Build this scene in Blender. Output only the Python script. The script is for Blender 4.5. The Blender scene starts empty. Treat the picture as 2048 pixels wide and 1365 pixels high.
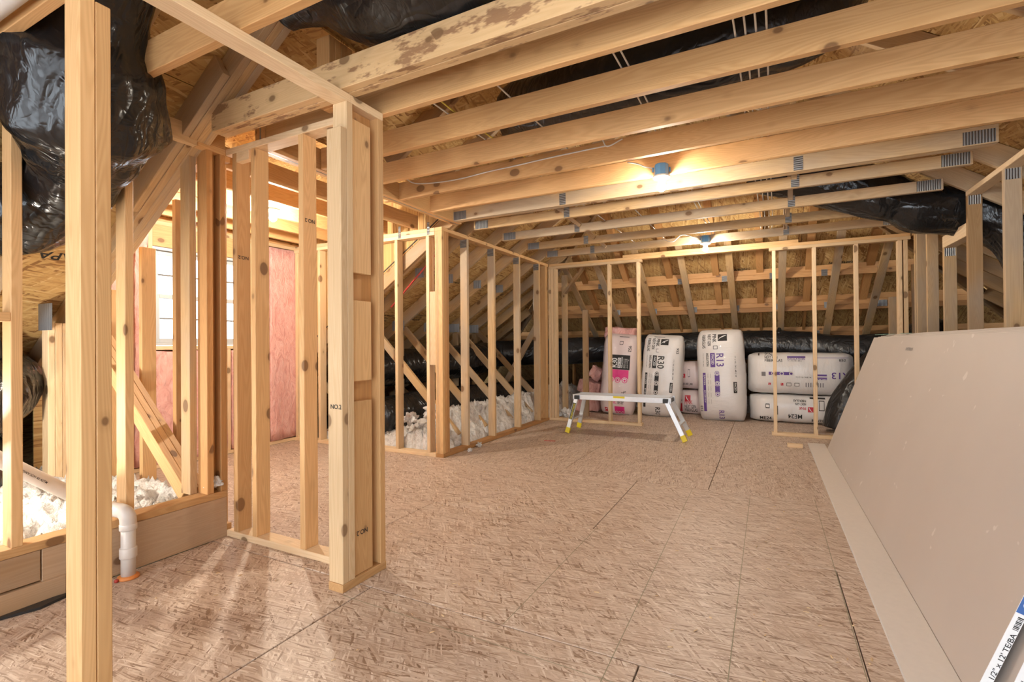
import bpy, bmesh, math, random
from mathutils import Vector, Matrix, noise
random.seed(11)
scene = bpy.context.scene
COL = scene.collection

# ------------------------------------------------------------------ camera
F_PX, CAM_H = 984.0, 1.127
RT = Vector((0.88840782, 0.45898637, -0.00794103))
UP = Vector((0.00973074, -0.0015343, 0.99995148))
FW = Vector((-0.45895191, 0.88844198, 0.00582937))
CAM = Vector((0, 0, CAM_H))
cd = bpy.data.cameras.new('camera'); cam = bpy.data.objects.new('camera', cd); COL.objects.link(cam)
cd.sensor_fit = 'HORIZONTAL'; cd.sensor_width = 36.0; cd.lens = F_PX / 2048 * 36.0
cd.clip_start = 0.02; cd.clip_end = 200
cam.matrix_world = Matrix(((RT.x, UP.x, -FW.x, 0), (RT.y, UP.y, -FW.y, 0), (RT.z, UP.z, -FW.z, CAM_H), (0, 0, 0, 1)))
scene.camera = cam

# ------------------------------------------------------------------ world, exposure
world = bpy.data.worlds.new('sky'); scene.world = world; world.use_nodes = True
wb = world.node_tree.nodes['Background']
wb.inputs[0].default_value = (0.84, 0.92, 1.0, 1); wb.inputs[1].default_value = 2.7
scene.view_settings.view_transform = 'Standard'
scene.view_settings.look = 'None'
scene.view_settings.gamma = 1.0
scene.view_settings.use_curve_mapping = False
scene.view_settings.exposure = 1.16
scene.cycles.use_denoising = True
scene.cycles.max_bounces = 6
scene.cycles.diffuse_bounces = 4
scene.cycles.glossy_bounces = 2
scene.cycles.sample_clamp_indirect = 8.0
scene.cycles.use_light_tree = False
scene.cycles.use_adaptive_sampling = True
scene.cycles.adaptive_threshold = .03
BULB_WATT = 17.0


# ------------------------------------------------------------------ helpers
def px(u, v, **k):
    """world point seen at photo pixel (u, v) on the plane x=, y= or z= given"""
    d = FW + RT * ((u - 1024) / F_PX) + UP * ((682.5 - v) / F_PX)
    (a, val), = k.items(); i = 'xyz'.index(a)
    return CAM + d * ((val - CAM[i]) / d[i])


def link(name, data, parent=None):
    o = bpy.data.objects.new(name, data); COL.objects.link(o)
    if parent is not None: o.parent = parent
    return o


def tag(o, label=None, cat=None, group=None, kind=None):
    if label: o['label'] = label
    if cat: o['category'] = cat
    if group: o['group'] = group
    if kind: o['kind'] = kind
    return o


def root(name, label, cat, loc=(0, 0, 0), kind=None, group=None):
    o = link(name, None); o.location = loc; o.empty_display_size = .1
    return tag(o, label, cat, group, kind)


def mesh_obj(name, verts, faces, mat, parent=None, smooth=False):
    me = bpy.data.meshes.new(name); me.from_pydata([tuple(v) for v in verts], [], faces); me.update()
    me.materials.append(mat)
    if smooth:
        for p in me.polygons: p.use_smooth = True
    return link(name, me, parent)


def place(o, world_matrix):
    """world placement that also works under a parented, un-rotated empty"""
    if o.parent is not None:
        o.matrix_parent_inverse = Matrix.Identity(4)
        o.matrix_basis = Matrix.Translation(o.parent.location).inverted() @ world_matrix
    else:
        o.matrix_basis = world_matrix
    return o


_box = {}


def box_mesh(L, w, d, mat, bev):
    key = (round(L, 3), round(w, 3), round(d, 3), mat.name, bev)
    if key in _box: return _box[key]
    bm = bmesh.new(); bmesh.ops.create_cube(bm, size=1)
    bmesh.ops.scale(bm, vec=(L, w, d), verts=bm.verts)
    if bev: bmesh.ops.bevel(bm, geom=bm.edges[:], offset=min(bev, .3 * min(L, w, d)), segments=1, affect='EDGES')
    me = bpy.data.meshes.new('piece'); bm.to_mesh(me); bm.free(); me.materials.append(mat)
    _box[key] = me
    return me


def beam(par, name, p0, p1, w, d, mat, up=(0, 0, 1), bev=.0025):
    """timber from p0 to p1 (centre line); d is the size along `up`, w across"""
    p0, p1 = Vector(p0), Vector(p1); ax = p1 - p0; L = ax.length; x = ax / L
    u = Vector(up); z = (u - x * u.dot(x)).normalized(); y = z.cross(x)
    o = link(name, box_mesh(L, w, d, mat, bev), par); c = (p0 + p1) / 2
    return place(o, Matrix(((x.x, y.x, z.x, c.x), (x.y, y.y, z.y, c.y), (x.z, y.z, z.z, c.z), (0, 0, 0, 1))))


def bx(par, name, x0, x1, y0, y1, z0, z1, mat, bev=.0025):
    """axis-aligned piece, grain along its longest side"""
    c = Vector(((x0 + x1) / 2, (y0 + y1) / 2, (z0 + z1) / 2)); s = (abs(x1 - x0), abs(y1 - y0), abs(z1 - z0))
    i = s.index(max(s)); e = Vector((0, 0, 0)); e[i] = s[i] / 2
    if i == 2: return beam(par, name, c - e, c + e, s[0], s[1], mat, (0, 1, 0), bev)
    return beam(par, name, c - e, c + e, s[1] if i == 0 else s[0], s[2], mat, (0, 0, 1), bev)


def prism(name, poly, th, mat, parent=None, nrm=(0, 0, 1)):
    """closed polygon (3-D points) thickened by th along nrm"""
    n = Vector(nrm).normalized(); a = [Vector(p) for p in poly]; b = [p + n * th for p in a]; k = len(a)
    fs = [tuple(range(k))[::-1], tuple(range(k, 2 * k))] + [(i, (i + 1) % k, (i + 1) % k + k, i + k) for i in range(k)]
    if parent is not None:
        off = parent.location
        a = [p - off for p in a]; b = [p - off for p in b]
    return mesh_obj(name, a + b, fs, mat, parent)


def catmull(pts, n):
    pts = [Vector(p) for p in pts]; P = [pts[0] * 2 - pts[1]] + pts + [pts[-1] * 2 - pts[-2]]; out = []
    for i in range(1, len(P) - 2):
        a, b, c, d = P[i - 1:i + 3]
        for k in range(n):
            t = k / n
            out.append(.5 * ((2 * b) + (c - a) * t + (2 * a - 5 * b + 4 * c - d) * t * t + (3 * b - a - 3 * c + d) * t ** 3))
    out.append(pts[-1]); return out


def tube(name, pts, r, mat, parent=None, n=6, seg=8, smooth_path=True, radfun=None, caps=True):
    path = catmull(pts, n) if smooth_path else [Vector(p) for p in pts]
    off = parent.location if parent is not None else Vector((0, 0, 0))
    vs, fs = [], []; ref = None; s = 0.0
    for i, p in enumerate(path):
        t = (path[min(i + 1, len(path) - 1)] - path[max(i - 1, 0)]).normalized()
        if ref is None:
            ref = t.orthogonal().normalized()
        ref = (ref - t * ref.dot(t)).normalized(); bi = t.cross(ref)
        if i: s += (p - path[i - 1]).length
        for j in range(seg):
            a = 2 * math.pi * j / seg
            rr = radfun(s, a, p, i / (len(path) - 1)) if radfun else r
            vs.append(p - off + (ref * math.cos(a) + bi * math.sin(a)) * rr)
    for i in range(len(path) - 1):
        for j in range(seg):
            k = (j + 1) % seg
            fs.append((i * seg + j, i * seg + k, (i + 1) * seg + k, (i + 1) * seg + j))
    if caps:
        fs.append(tuple(range(seg))[::-1]); fs.append(tuple(range((len(path) - 1) * seg, len(path) * seg)))
    return mesh_obj(name, vs, fs, mat, parent, True)


def lathe(name, prof, mat, parent=None, seg=24, loc=(0, 0, 0), smooth=True):
    vs, fs = [], []
    for r, z in prof:
        for j in range(seg):
            a = 2 * math.pi * j / seg; vs.append((loc[0] + r * math.cos(a), loc[1] + r * math.sin(a), loc[2] + z))
    for i in range(len(prof) - 1):
        for j in range(seg):
            k = (j + 1) % seg; fs.append((i * seg + j, i * seg + k, (i + 1) * seg + k, (i + 1) * seg + j))
    fs.append(tuple(range(seg))[::-1]); fs.append(tuple(range((len(prof) - 1) * seg, len(prof) * seg)))
    return mesh_obj(name, vs, fs, mat, parent, smooth)


_txt = {}


def text_geo(body, bold=True):
    """(verts, faces, width) of a line of lettering, cap height about 0.7, starting at the origin"""
    if body in _txt: return _txt[body]
    cu = bpy.data.curves.new('lettering', 'FONT'); cu.body = body; cu.size = 1.0; cu.resolution_u = 3
    if bold: cu.offset = .012
    o = bpy.data.objects.new('lettering', cu); COL.objects.link(o)
    dg = bpy.context.evaluated_depsgraph_get(); me = bpy.data.meshes.new_from_object(o.evaluated_get(dg))
    vs = [tuple(v.co) for v in me.vertices]; fs = [tuple(p.vertices) for p in me.polygons]
    w = max([v[0] for v in vs] + [.01])
    bpy.data.objects.remove(o); bpy.data.curves.remove(cu); bpy.data.meshes.remove(me)
    _txt[body] = (vs, fs, w); return _txt[body]


def flat_text(name, body, origin, xdir, ydir, height, mat, parent, length=None, lift=.0012):
    """lettering laid on a flat face; origin = lower left corner of the line, cap height = height"""
    vs, fs, w = text_geo(body); k = height / .7; kx = (length / w) if length else k
    x, y = Vector(xdir).normalized(), Vector(ydir).normalized(); n = x.cross(y)
    off = parent.location if parent is not None else Vector((0, 0, 0))
    return mesh_obj(name, [Vector(origin) - off + x * (v[0] * kx) + y * (v[1] * k) + n * lift for v in vs], fs, mat, parent)


# ------------------------------------------------------------------ materials
class NT:
    def __init__(self, name):
        self.m = bpy.data.materials.new(name); self.m.use_nodes = True
        self.t = self.m.node_tree; self.b = self.t.nodes['Principled BSDF']

    def n(self, kind, **kw):
        o = self.t.nodes.new(kind)
        for k, v in kw.items():
            if k in o.bl_rna.properties: setattr(o, k, v)
        return o

    def l(self, a, b): self.t.links.new(a, b)

    def math(self, op, a, b=None, clamp=False):
        o = self.n('ShaderNodeMath', operation=op); o.use_clamp = clamp
        for i, q in enumerate((a, b)):
            if q is None: continue
            if isinstance(q, (int, float)): o.inputs[i].default_value = q
            else: self.l(q, o.inputs[i])
        return o.outputs[0]

    def mix(self, fac, a, b, mode='MIX'):
        o = self.n('ShaderNodeMix', data_type='RGBA', blend_type=mode)
        for i, q in ((0, fac), (6, a), (7, b)):
            if isinstance(q, (int, float)): o.inputs[i].default_value = q
            elif isinstance(q, (tuple, list)): o.inputs[i].default_value = (*q[:3], 1)
            else: self.l(q, o.inputs[i])
        return o.outputs[2]

    def ramp(self, fac, stops):
        o = self.n('ShaderNodeValToRGB'); cr = o.color_ramp
        while len(cr.elements) < len(stops): cr.elements.new(.5)
        for e, (p, c) in zip(cr.elements, stops):
            e.position = p; e.color = (*c, 1) if len(c) == 3 else c
        self.l(fac, o.inputs[0]); return o.outputs[0]

    def mapping(self, vec, scale=(1, 1, 1), rot=(0, 0, 0), loc=(0, 0, 0)):
        o = self.n('ShaderNodeMapping'); o.inputs['Scale'].default_value = scale
        o.inputs['Rotation'].default_value = rot; o.inputs['Location'].default_value = loc
        self.l(vec, o.inputs[0]); return o.outputs[0]

    def noise(self, vec, scale=5., detail=3., rough=.5, dist=0.):
        o = self.n('ShaderNodeTexNoise'); self.l(vec, o.inputs['Vector'])
        o.inputs['Scale'].default_value = scale; o.inputs['Detail'].default_value = detail
        o.inputs['Roughness'].default_value = rough; o.inputs['Distortion'].default_value = dist
        return o.outputs[0]

    def bump(self, h, strength=.3, dist=.01):
        o = self.n('ShaderNodeBump'); o.inputs['Strength'].default_value = strength; o.inputs['Distance'].default_value = dist
        self.l(h, o.inputs['Height']); self.l(o.outputs[0], self.b.inputs['Normal'])

    def done(self, col=None, rough=.6, metal=0.):
        if col is not None:
            if isinstance(col, (tuple, list)): self.b.inputs['Base Color'].default_value = (*col[:3], 1)
            else: self.l(col, self.b.inputs['Base Color'])
        if isinstance(rough, (int, float)): self.b.inputs['Roughness'].default_value = rough
        else: self.l(rough, self.b.inputs['Roughness'])
        self.b.inputs['Metallic'].default_value = metal
        return self.m


def plain(name, col, rough=.5, metal=0., bumpy=0., bscale=40.):
    m = NT(name)
    tc = m.n('ShaderNodeTexCoord').outputs['Object']
    v = m.noise(tc, bscale, 3)
    c = m.mix(m.math('MULTIPLY', v, .35), col, tuple(q * .72 for q in col))
    if bumpy: m.bump(v, bumpy, .004)
    return m.done(c, rough, metal)


def rand_coord(m, scale=1.0):
    tc = m.n('ShaderNodeTexCoord').outputs['Object']
    oi = m.n('ShaderNodeObjectInfo').outputs['Random']
    cmb = m.n('ShaderNodeCombineXYZ')
    m.l(m.math('MULTIPLY', oi, 31.7), cmb.inputs[0]); m.l(m.math('MULTIPLY', oi, 17.3), cmb.inputs[1]); m.l(m.math('MULTIPLY', oi, 53.1), cmb.inputs[2])
    ad = m.n('ShaderNodeVectorMath', operation='ADD'); m.l(tc, ad.inputs[0]); m.l(cmb.outputs[0], ad.inputs[1])
    return ad.outputs[0], oi


def wood(name, light, dark, knot=(.11, .042, .016), grey=0., var=.35, stain=0.):
    m = NT(name); p, oi = rand_coord(m)
    # growth rings cut lengthwise: long stretched noise bands
    n1 = m.noise(m.mapping(p, (.55, 8, 8)), 1.6, 1, .5, .25)
    rings = m.math('POWER', m.math('ABSOLUTE', m.math('SINE', m.math('MULTIPLY', n1, 62.0))), 2.2)
    fine = m.noise(m.mapping(p, (3.5, 170, 170)), 1.0, 1, .6)
    broad = m.noise(m.mapping(p, (1.1, 4, 4)), 1.3, 2)
    base = m.mix(m.math('MULTIPLY', rings, .48), light, dark)
    base = m.mix(m.math('MULTIPLY', fine, .26), base, tuple(c * .55 for c in dark))
    base = m.mix(m.math('MULTIPLY', broad, .42), base, tuple(min(1, c * 1.22) for c in light))
    # board to board tone
    tone = m.ramp(oi, [(0, (1 - var, 1 - var * 1.15, 1 - var * 1.3)), (.45, (1, 1, 1)), (1, (1.12, 1.15, 1.22))])
    base = m.mix(1.0, base, tone, 'MULTIPLY')
    if grey:
        g = m.ramp(m.math('ADD', broad, m.math('MULTIPLY', oi, .12)), [(.45, (0, 0, 0)), (.70, (1, 1, 1))])
        base = m.mix(m.math('MULTIPLY', g, grey), base, (.34, .30, .25))
    if stain:
        g = m.ramp(m.noise(m.mapping(p, (3.0, 14, 9)), 1.5, 4, .7), [(.535, (0, 0, 0)), (.60, (1, 1, 1))])
        base = m.mix(m.math('MULTIPLY', g, stain), base, (.19, .08, .035))
    # knots
    vo = m.n('ShaderNodeTexVoronoi'); vo.inputs['Scale'].default_value = 1.0; vo.inputs['Randomness'].default_value = 1.0
    m.l(m.mapping(p, (6.0, 9.0, 9.0)), vo.inputs['Vector'])
    rad = m.n('ShaderNodeSeparateColor'); m.l(vo.outputs['Color'], rad.inputs[0])
    kr = m.math('SUBTRACT', m.math('MULTIPLY', rad.outputs[0], .58), .31)
    k = m.math('MULTIPLY', m.math('SUBTRACT', kr, vo.outputs['Distance']), 22.0, True)
    base = m.mix(m.math('MULTIPLY', k, .85), base, knot)
    halo = m.math('MULTIPLY', m.math('SUBTRACT', m.math('ADD', kr, .13), vo.outputs['Distance']), 5.0, True)
    base = m.mix(m.math('MULTIPLY', halo, .40), base, tuple(c * .62 for c in dark))
    m.bump(m.math('ADD', m.math('MULTIPLY', fine, .5), m.math('MULTIPLY', rings, .3)), .12, .0015)
    return m.done(base, .62)


def osb(name, cols, flake=1.0, axis='x', rough=.72, dark=.35):
    """strand board: several layers of long overlapping flakes"""
    m = NT(name); p, oi = rand_coord(m)
    wn = m.n('ShaderNodeTexNoise'); m.l(p, wn.inputs['Vector']); wn.inputs['Scale'].default_value = 7; wn.inputs['Detail'].default_value = 1
    sc = m.n('ShaderNodeVectorMath', operation='SCALE'); m.l(wn.outputs['Color'], sc.inputs[0]); sc.inputs['Scale'].default_value = .022
    ad = m.n('ShaderNodeVectorMath', operation='ADD'); m.l(p, ad.inputs[0]); m.l(sc.outputs[0], ad.inputs[1]); p = ad.outputs[0]
    base = None; hgt = None
    stops = [(0, cols[0]), (.05, cols[0]), (.16, cols[1]), (.5, cols[2]), (.85, cols[3]), (1, cols[4])]
    for i, (ang, ln, wd, thr) in enumerate(((.12, .20, .022, 0), (-.42, .15, .015, .45), (.5, .13, .012, .5), (.95, .10, .010, .66), (-.12, .10, .006, .60))):
        a = ang if axis == 'x' else ang + math.pi / 2
        r = m.n('ShaderNodeVectorRotate', rotation_type='Z_AXIS'); m.l(p, r.inputs['Vector']); r.inputs['Angle'].default_value = a
        q = m.mapping(r.outputs[0], (1 / (ln * flake), 1 / (wd * flake), .01), loc=(i * 7.3, i * 3.1, 0))
        vo = m.n('ShaderNodeTexVoronoi', voronoi_dimensions='2D'); m.l(q, vo.inputs['Vector']); vo.inputs['Scale'].default_value = 1
        s = m.n('ShaderNodeSeparateColor'); m.l(vo.outputs['Color'], s.inputs[0])
        c = m.ramp(s.outputs[1], stops)
        edge = m.ramp(vo.outputs['Distance'], [(.5, (1, 1, 1)), (.9, (.70, .66, .62))])
        c = m.mix(.6, c, m.mix(1.0, c, edge, 'MULTIPLY'))
        if base is None: base = c; hgt = s.outputs[1]
        else:
            k = m.math('GREATER_THAN', s.outputs[0], thr)
            base = m.mix(k, base, c)
            hgt = m.math('MAXIMUM', hgt, m.math('MULTIPLY', k, m.math('ADD', s.outputs[1], .2)))
    sp = m.noise(m.mapping(p, (28, 120, 1) if axis == 'x' else (120, 28, 1)), 1.0, 2, .6); dk = m.ramp(sp, [(.64, (0, 0, 0)), (.74, (1, 1, 1))])
    base = m.mix(m.math('MULTIPLY', dk, dark), base, tuple(c * .6 for c in cols[0]))
    m.bump(hgt, .3, .002)
    return m.done(base, rough)


def emit(name, col, strength):
    m = NT(name); m.b.inputs['Emission Color'].default_value = (*col, 1); m.b.inputs['Emission Strength'].default_value = strength
    return m.done(col, .4)


def black_wrap(name, col=(.012, .012, .013), rough=.24):
    m = NT(name); p, oi = rand_coord(m)
    a = m.noise(m.mapping(p, (3, 6.5, 2.2), (.3, .5, .2)), 1.3, 1, .5, 1.2)
    b = m.noise(m.mapping(p, (16, 5, 9), (.2, -.4, .6)), 1.2, 2, .5, .8)
    h = m.math('ADD', m.math('MULTIPLY', m.math('ABSOLUTE', m.math('SUBTRACT', a, .5)), 2.4), m.math('MULTIPLY', m.math('ABSOLUTE', m.math('SUBTRACT', b, .5)), .7))
    m.bump(h, .32, .05)
    r = m.math('ADD', m.math('MULTIPLY', b, .16), rough - .1)
    m.b.inputs['Specular IOR Level'].default_value = .55
    return m.done(col, r)


M = {}
M['pine'] = wood('new_pine', (.68, .415, .185), (.47, .24, .08), var=.28)
M['pine_pale'] = wood('pale_spruce', (.74, .54, .32), (.57, .37, .18), var=.18)
M['joist'] = wood('joist_pine', (.65, .38, .16), (.46, .23, .07), var=.2)
M['amber'] = wood('amber_pine', (.55, .29, .105), (.40, .185, .06), var=.3)
M['truss'] = wood('truss_pine', (.61, .40, .195), (.42, .24, .092), grey=.55, var=.35)
M['stained'] = wood('stained_beam', (.64, .43, .22), (.52, .32, .14), stain=.75, var=.15)
M['board'] = wood('rim_board', (.45, .285, .155), (.33, .185, .085), grey=.25, var=.2)
M['floor'] = osb('floor_strand_board', [(.27, .17, .11), (.44, .315, .23), (.56, .43, .335), (.62, .495, .395), (.73, .62, .525)], .72, rough=.46, dark=.2)
M['osb'] = osb('roof_strand_board', [(.28, .14, .045), (.45, .26, .09), (.54, .335, .125), (.60, .395, .16), (.66, .47, .22)], 1.4, 'y', dark=.25)
M['seam'] = plain('green_seam', (.085, .15, .08), .9)
M['chalk'] = plain('faint_chalk', (.31, .28, .19), .9)
M['dark'] = plain('dark_soil', (.06, .045, .035), .9)
M['black'] = black_wrap('black_duct_wrap')
M['black_dull'] = black_wrap('dull_black_duct_wrap', (.02, .02, .021), .34)
M['white_print'] = plain('white_print', (.6, .6, .6), .6)
M['ink'] = plain('black_ink', (.022, .02, .02), .7)
M['purple'] = plain('purple_ink', (.13, .06, .30), .5)
M['pinkink'] = plain('magenta_ink', (.75, .03, .22), .5)
M['redink'] = plain('red_ink', (.62, .03, .05), .5)
M['greyink'] = plain('grey_ink', (.20, .19, .20), .5)
M['blueink'] = plain('blue_ink', (.04, .12, .36), .5)
M['steel'] = None
m = NT('galvanised_plate'); tc = m.n('ShaderNodeTexCoord').outputs['Object']
w = m.n('ShaderNodeTexWave', bands_direction='X'); m.l(tc, w.inputs['Vector']); w.inputs['Scale'].default_value = 22; w.inputs['Distortion'].default_value = .4
m.bump(w.outputs[1], .9, .004)
M['steel'] = m.done(m.mix(w.outputs[1], (.15, .155, .16), (.42, .43, .44)), .42, .75)
m = NT('drywall_paper'); p, oi = rand_coord(m)
sp = m.ramp(m.noise(p, 14, 2, .4), [(.73, (0, 0, 0)), (.76, (1, 1, 1))])
c = m.mix(m.noise(p, 2.2, 3), (.50, .435, .385), (.55, .485, .43)); c = m.mix(m.math('MULTIPLY', sp, .5), c, (.74, .68, .62))
M['drywall'] = m.done(c, .62)
M['drywall_back'] = plain('grey_backing_paper', (.50, .46, .42), .8)
M['gypsum'] = plain('gypsum_core', (.74, .72, .69), .85, 0, .3)
M['paper'] = plain('ivory_edge_paper', (.74, .67, .60), .6)
M['tape'] = plain('white_end_tape', (.80, .80, .80), .45)
M['pvc'] = plain('white_pvc', (.72, .66, .60), .32)
M['caulk'] = plain('orange_sealant', (.75, .27, .07), .5, 0, .5)
M['alu'] = plain('brushed_aluminium', (.68, .70, .72), .35, .6)
M['yellow'] = plain('yellow_plastic', (.82, .66, .02), .45)
M['blackplastic'] = plain('black_plastic', (.02, .02, .02), .4)
M['bluebox'] = plain('blue_plastic_box', (.10, .27, .50), .4)
M['porcelain'] = plain('white_lampholder', (.80, .79, .76), .35)
M['cable'] = plain('white_cable', (.74, .72, .68), .45)
M['cable_y'] = plain('yellow_cable', (.75, .62, .12), .45)
M['redpipe'] = plain('red_pipe', (.45, .05, .035), .4)
M['winframe'] = plain('grey_vinyl', (.50, .53, .55), .4)
M['sheetmetal'] = plain('galvanised_sheet', (.42, .42, .41), .38, .7)
M['bulb'] = emit('lit_bulb', (1.0, .91, .77), BULB_WATT / (math.pi * .0115))
def bag_plastic(name, col):
    m = NT(name); p, oi = rand_coord(m)
    a = m.noise(m.mapping(p, (9, 9, 30)), 1.0, 4, .6, .6)
    m.bump(a, .5, .012)
    m.b.inputs['Coat Weight'].default_value = .25
    return m.done(m.mix(m.noise(p, 4, 2), col, tuple(q * .88 for q in col)), .33)
M['bag'] = bag_plastic('white_bag_plastic', (.80, .77, .75))
M['bag_pink'] = bag_plastic('pinkish_bag_plastic', (.80, .66, .64))
m = NT('pink_fibreglass'); p, oi = rand_coord(m)
a = m.noise(m.mapping(p, (9, 9, 4)), 1.6, 6, .65, 1.5)
m.bump(a, .8, .03); m.b.inputs['Subsurface Weight'].default_value = 0
M['pink'] = m.done(m.ramp(a, [(.25, (.62, .26, .23)), (.5, (.80, .44, .39)), (.75, (.88, .60, .55))]), .9)
m = NT('white_blown_insulation'); p, oi = rand_coord(m)
a = m.noise(p, 26, 5, .7, .5); m.bump(a, 1.0, .02)
M['fluff'] = m.done(m.ramp(a, [(.3, (.50, .46, .42)), (.55, (.80, .77, .73))]), .95)
m = NT('window_glass'); m.b.inputs['Transmission Weight'].default_value = 1.0; m.b.inputs['IOR'].default_value = 1.02
M['glass'] = m.done((.95, .97, 1.0), .12)

# ------------------------------------------------------------------ main dimensions (metres)
HC = 2.30                 # underside of the ceiling joists
XL, XR = -2.852, 1.41     # room faces of the two knee walls
XD = -1.715               # room face of the doorway wall
YC = 1.82                 # face of the closet wall
YP = 6.70                 # face of the far partition
YK = 4.02                 # face of the dormer side wall
XW = -5.0                 # window wall of the dormer
PITCH = .667
S, W2 = .089, .038        # 2x4 section


def zl(x): return 2.39 + PITCH * (x + 2.70)      # underside of left rafters
def zr(x): return 2.39 - PITCH * (x - 1.28)      # underside of right rafters
def zb(y): return 2.39 - PITCH * (y - 7.03)      # underside of rear rafters


# ------------------------------------------------------------------ floor
floor = root('floor', 'strand board subfloor of the attic room with green seams', 'floor', kind='structure')
bx(floor, 'subfloor_base', XL - .05, 2.3, -2.2, 8.75, -.06, -.019, M['seam'], 0)
bx(floor, 'subfloor_base', -5.1, XL - .051, 1.74, 4.11, -.06, -.019, M['seam'], 0)
rows = []
def panel_row(y0, y1, xs):
    for a, b in zip(xs[:-1], xs[1:]):
        g = .0034 if (a, y1) == (XL, 1.735) or (b, y1) == (-.405, 1.735) else .0021
        bx(floor, 'floor_panel', a + g, b - g, y0 + g, y1 - g, -.019, 0, M['floor'], .002)
panel_row(-2.1, -.58, [XL, -1.0, 1.4, 2.2])
panel_row(-.58, .57, [XL, -2.0, .4, 2.2])
panel_row(.57, 1.735, [XL, -1.645, -.405, 2.0])
panel_row(1.735, 2.88, [-5.0, -4.2, -2.12, .295, 2.0])
panel_row(2.88, 4.035, [-5.0, -3.36, -.945, 1.47, 2.0])
for ya, yb in ((4.035, 6.45), (6.45, 8.7)):
    panel_row(ya, yb, [XL, -1.625, -.405, .815, 2.0])
# chalk snap lines on the floor
for i, (x0, y0, x1, y1) in enumerate(((-.125, 1.6, -.115, 4.04), (-.50, 1.55, -.515, 4.0), (.285, 1.5, .295, 4.1), (-.93, 2.9, -.95, 1.74), (-1.7, 1.62, .3, 1.60))):
    beam(floor, 'chalk_line', (x0, y0, .0003), (x1, y1, .0003), .003, .0004, M['chalk'], bev=0)

# attic floor below the loose insulation, beside and behind the room
af = root('floor_attic', 'dark attic floor beyond the knee walls', 'floor', kind='structure')
bx(af, 'decking', -8.2, XL - .05, -2.5, 12.2, -.14, -.07, M['dark'], 0)
bx(af, 'decking', XL - .049, 6.0, 8.75, 12.2, -.14, -.07, M['dark'], 0)
bx(af, 'decking', 2.3, 6.0, -2.5, 8.75, -.14, -.07, M['dark'], 0)


# ------------------------------------------------------------------ stud walls
def studs_y(par, x0, x1, ys, z0, z1, mat):
    for y in ys: bx(par, 'stud', x0, x1, y, y + W2, z0, z1, mat)
def studs_x(par, y0, y1, xs, z0, z1, mat):
    for x in xs: bx(par, 'stud', x, x + W2, y0, y1, z0, z1, mat)
def tplate(par, x0, x1, y0, y1, z0, z1): bx(par, 'truss_plate', x0, x1, y0, y1, z0, z1, M['steel'], 0)

# near knee wall on the left, standing on a deep rim board
wl = root('wall_left', 'open stud knee wall on a deep rim board, left of the doorway', 'wall', kind='structure')
bx(wl, 'rim_board', XL - .038, XL, .98, YC + .0, 0, .235, M['board'])
bx(wl, 'rim_board', XL - .038, XL, -2.0, .975, .10, .235, M['board'])
bx(wl, 'lower_board', XL - .03, XL + .012, -2.0, 1.06, 0, .092, M['board'])
bx(wl, 'bottom_plate', XL - .095, XL + .004, -2.0, YC, .236, .274, M['pine'])
studs_y(wl, XL - S, XL, (-1.58, -1.17, -.76, -.35, .06, .47, .88, 1.30), .274, 2.262, M['pine'])
studs_y(wl, XL - S, XL, (1.705,), .274, 2.262, M['amber'])
bx(wl, 'stud', XL - .178, XL - .0895, 1.66, 1.70, .274, 2.25, M['truss'])
bx(wl, 'stud', XL - S, XL - .052, 1.746, 1.784, .274, 2.262, M['amber'])
bx(wl, 'stud', XL - S, XL, 1.785, 1.819, .274, 2.262, M['amber'])
bx(wl, 'cap_plate', XL - S, XL, 1.66, YC, 2.262, 2.30, M['pine'])
bx(wl, 'cap_plate', XL - S, XL, 1.69, YC, 2.30, 2.40, M['amber'])
bx(wl, 'ribbon_board', XL - .038, XL + .002, .2, 1.655, 2.2625, 2.372, M['pine_pale'])
bx(wl, 'block', XL - S, XL, .47 + W2, .88, 1.24, 1.278, M['pine'])

# doorway wall: near jamb post, far return post, plate above the opening
wd = root('wall_doorway', 'doorway framing with doubled jamb studs and one long top plate', 'wall', kind='structure')
bx(wd, 'king_stud', XD - S, XD, .672, .709, .038, 2.262, M['pine'])
bx(wd, 'jack_stud', XD - S, XD, .710, .748, .038, 2.13, M['pine'])
bx(wd, 'bottom_plate', XD - S, XD, -1.6, .748, 0, .038, M['pine'])
studs_y(wd, XD - S, XD, (-1.2, -.8, -.4, 0.0, .30), .038, 2.262, M['pine'])
bx(wd, 'top_plate', XD - S, XD, -1.6, 1.70, 2.262, 2.30, M['pine_pale'])
bx(wd, 'top_plate', XD - S, XD, 1.7015, 1.915, 2.262, 2.30, M['pine_pale'])
bx(wd, 'jack_stud', XD - S, XD, 1.632, 1.669, .038, 2.13, M['pine_pale'])
bx(wd, 'king_stud', XD - S, XD, 1.670, 1.708, .038, 2.262, M['pine_pale'])
bx(wd, 'stud', XD - S, XD, 1.877, 1.915, .038, 2.262, M['pine'])
bx(wd, 'bottom_plate', XD - S, XD + .002, 1.628, 1.917, 0, .038, M['pine'])
bx(wd, 'backing_stud', XD - S, XD - .05, 1.709, 1.876, .038, 2.262, M['amber'])
for z0, z1, mm in ((.039, .86, 'pine'), (.955, 1.34, 'pine'), (1.47, 2.20, 'pine')):
    bx(wd, 'block', XD - .049, XD - .011, 1.711, 1.835, z0, z1, M[mm])
flat_text('grade_stamp', 'NO.2', (XD - .072, 1.6315, .835), (1, 0, 0), (0, 0, 1), .021, M['ink'], wd)
flat_text('grade_stamp', 'NO.2', (XD - .0105, 1.80, .245), (0, -1, 0), (0, 0, -1), .022, M['ink'], wd)

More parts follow.
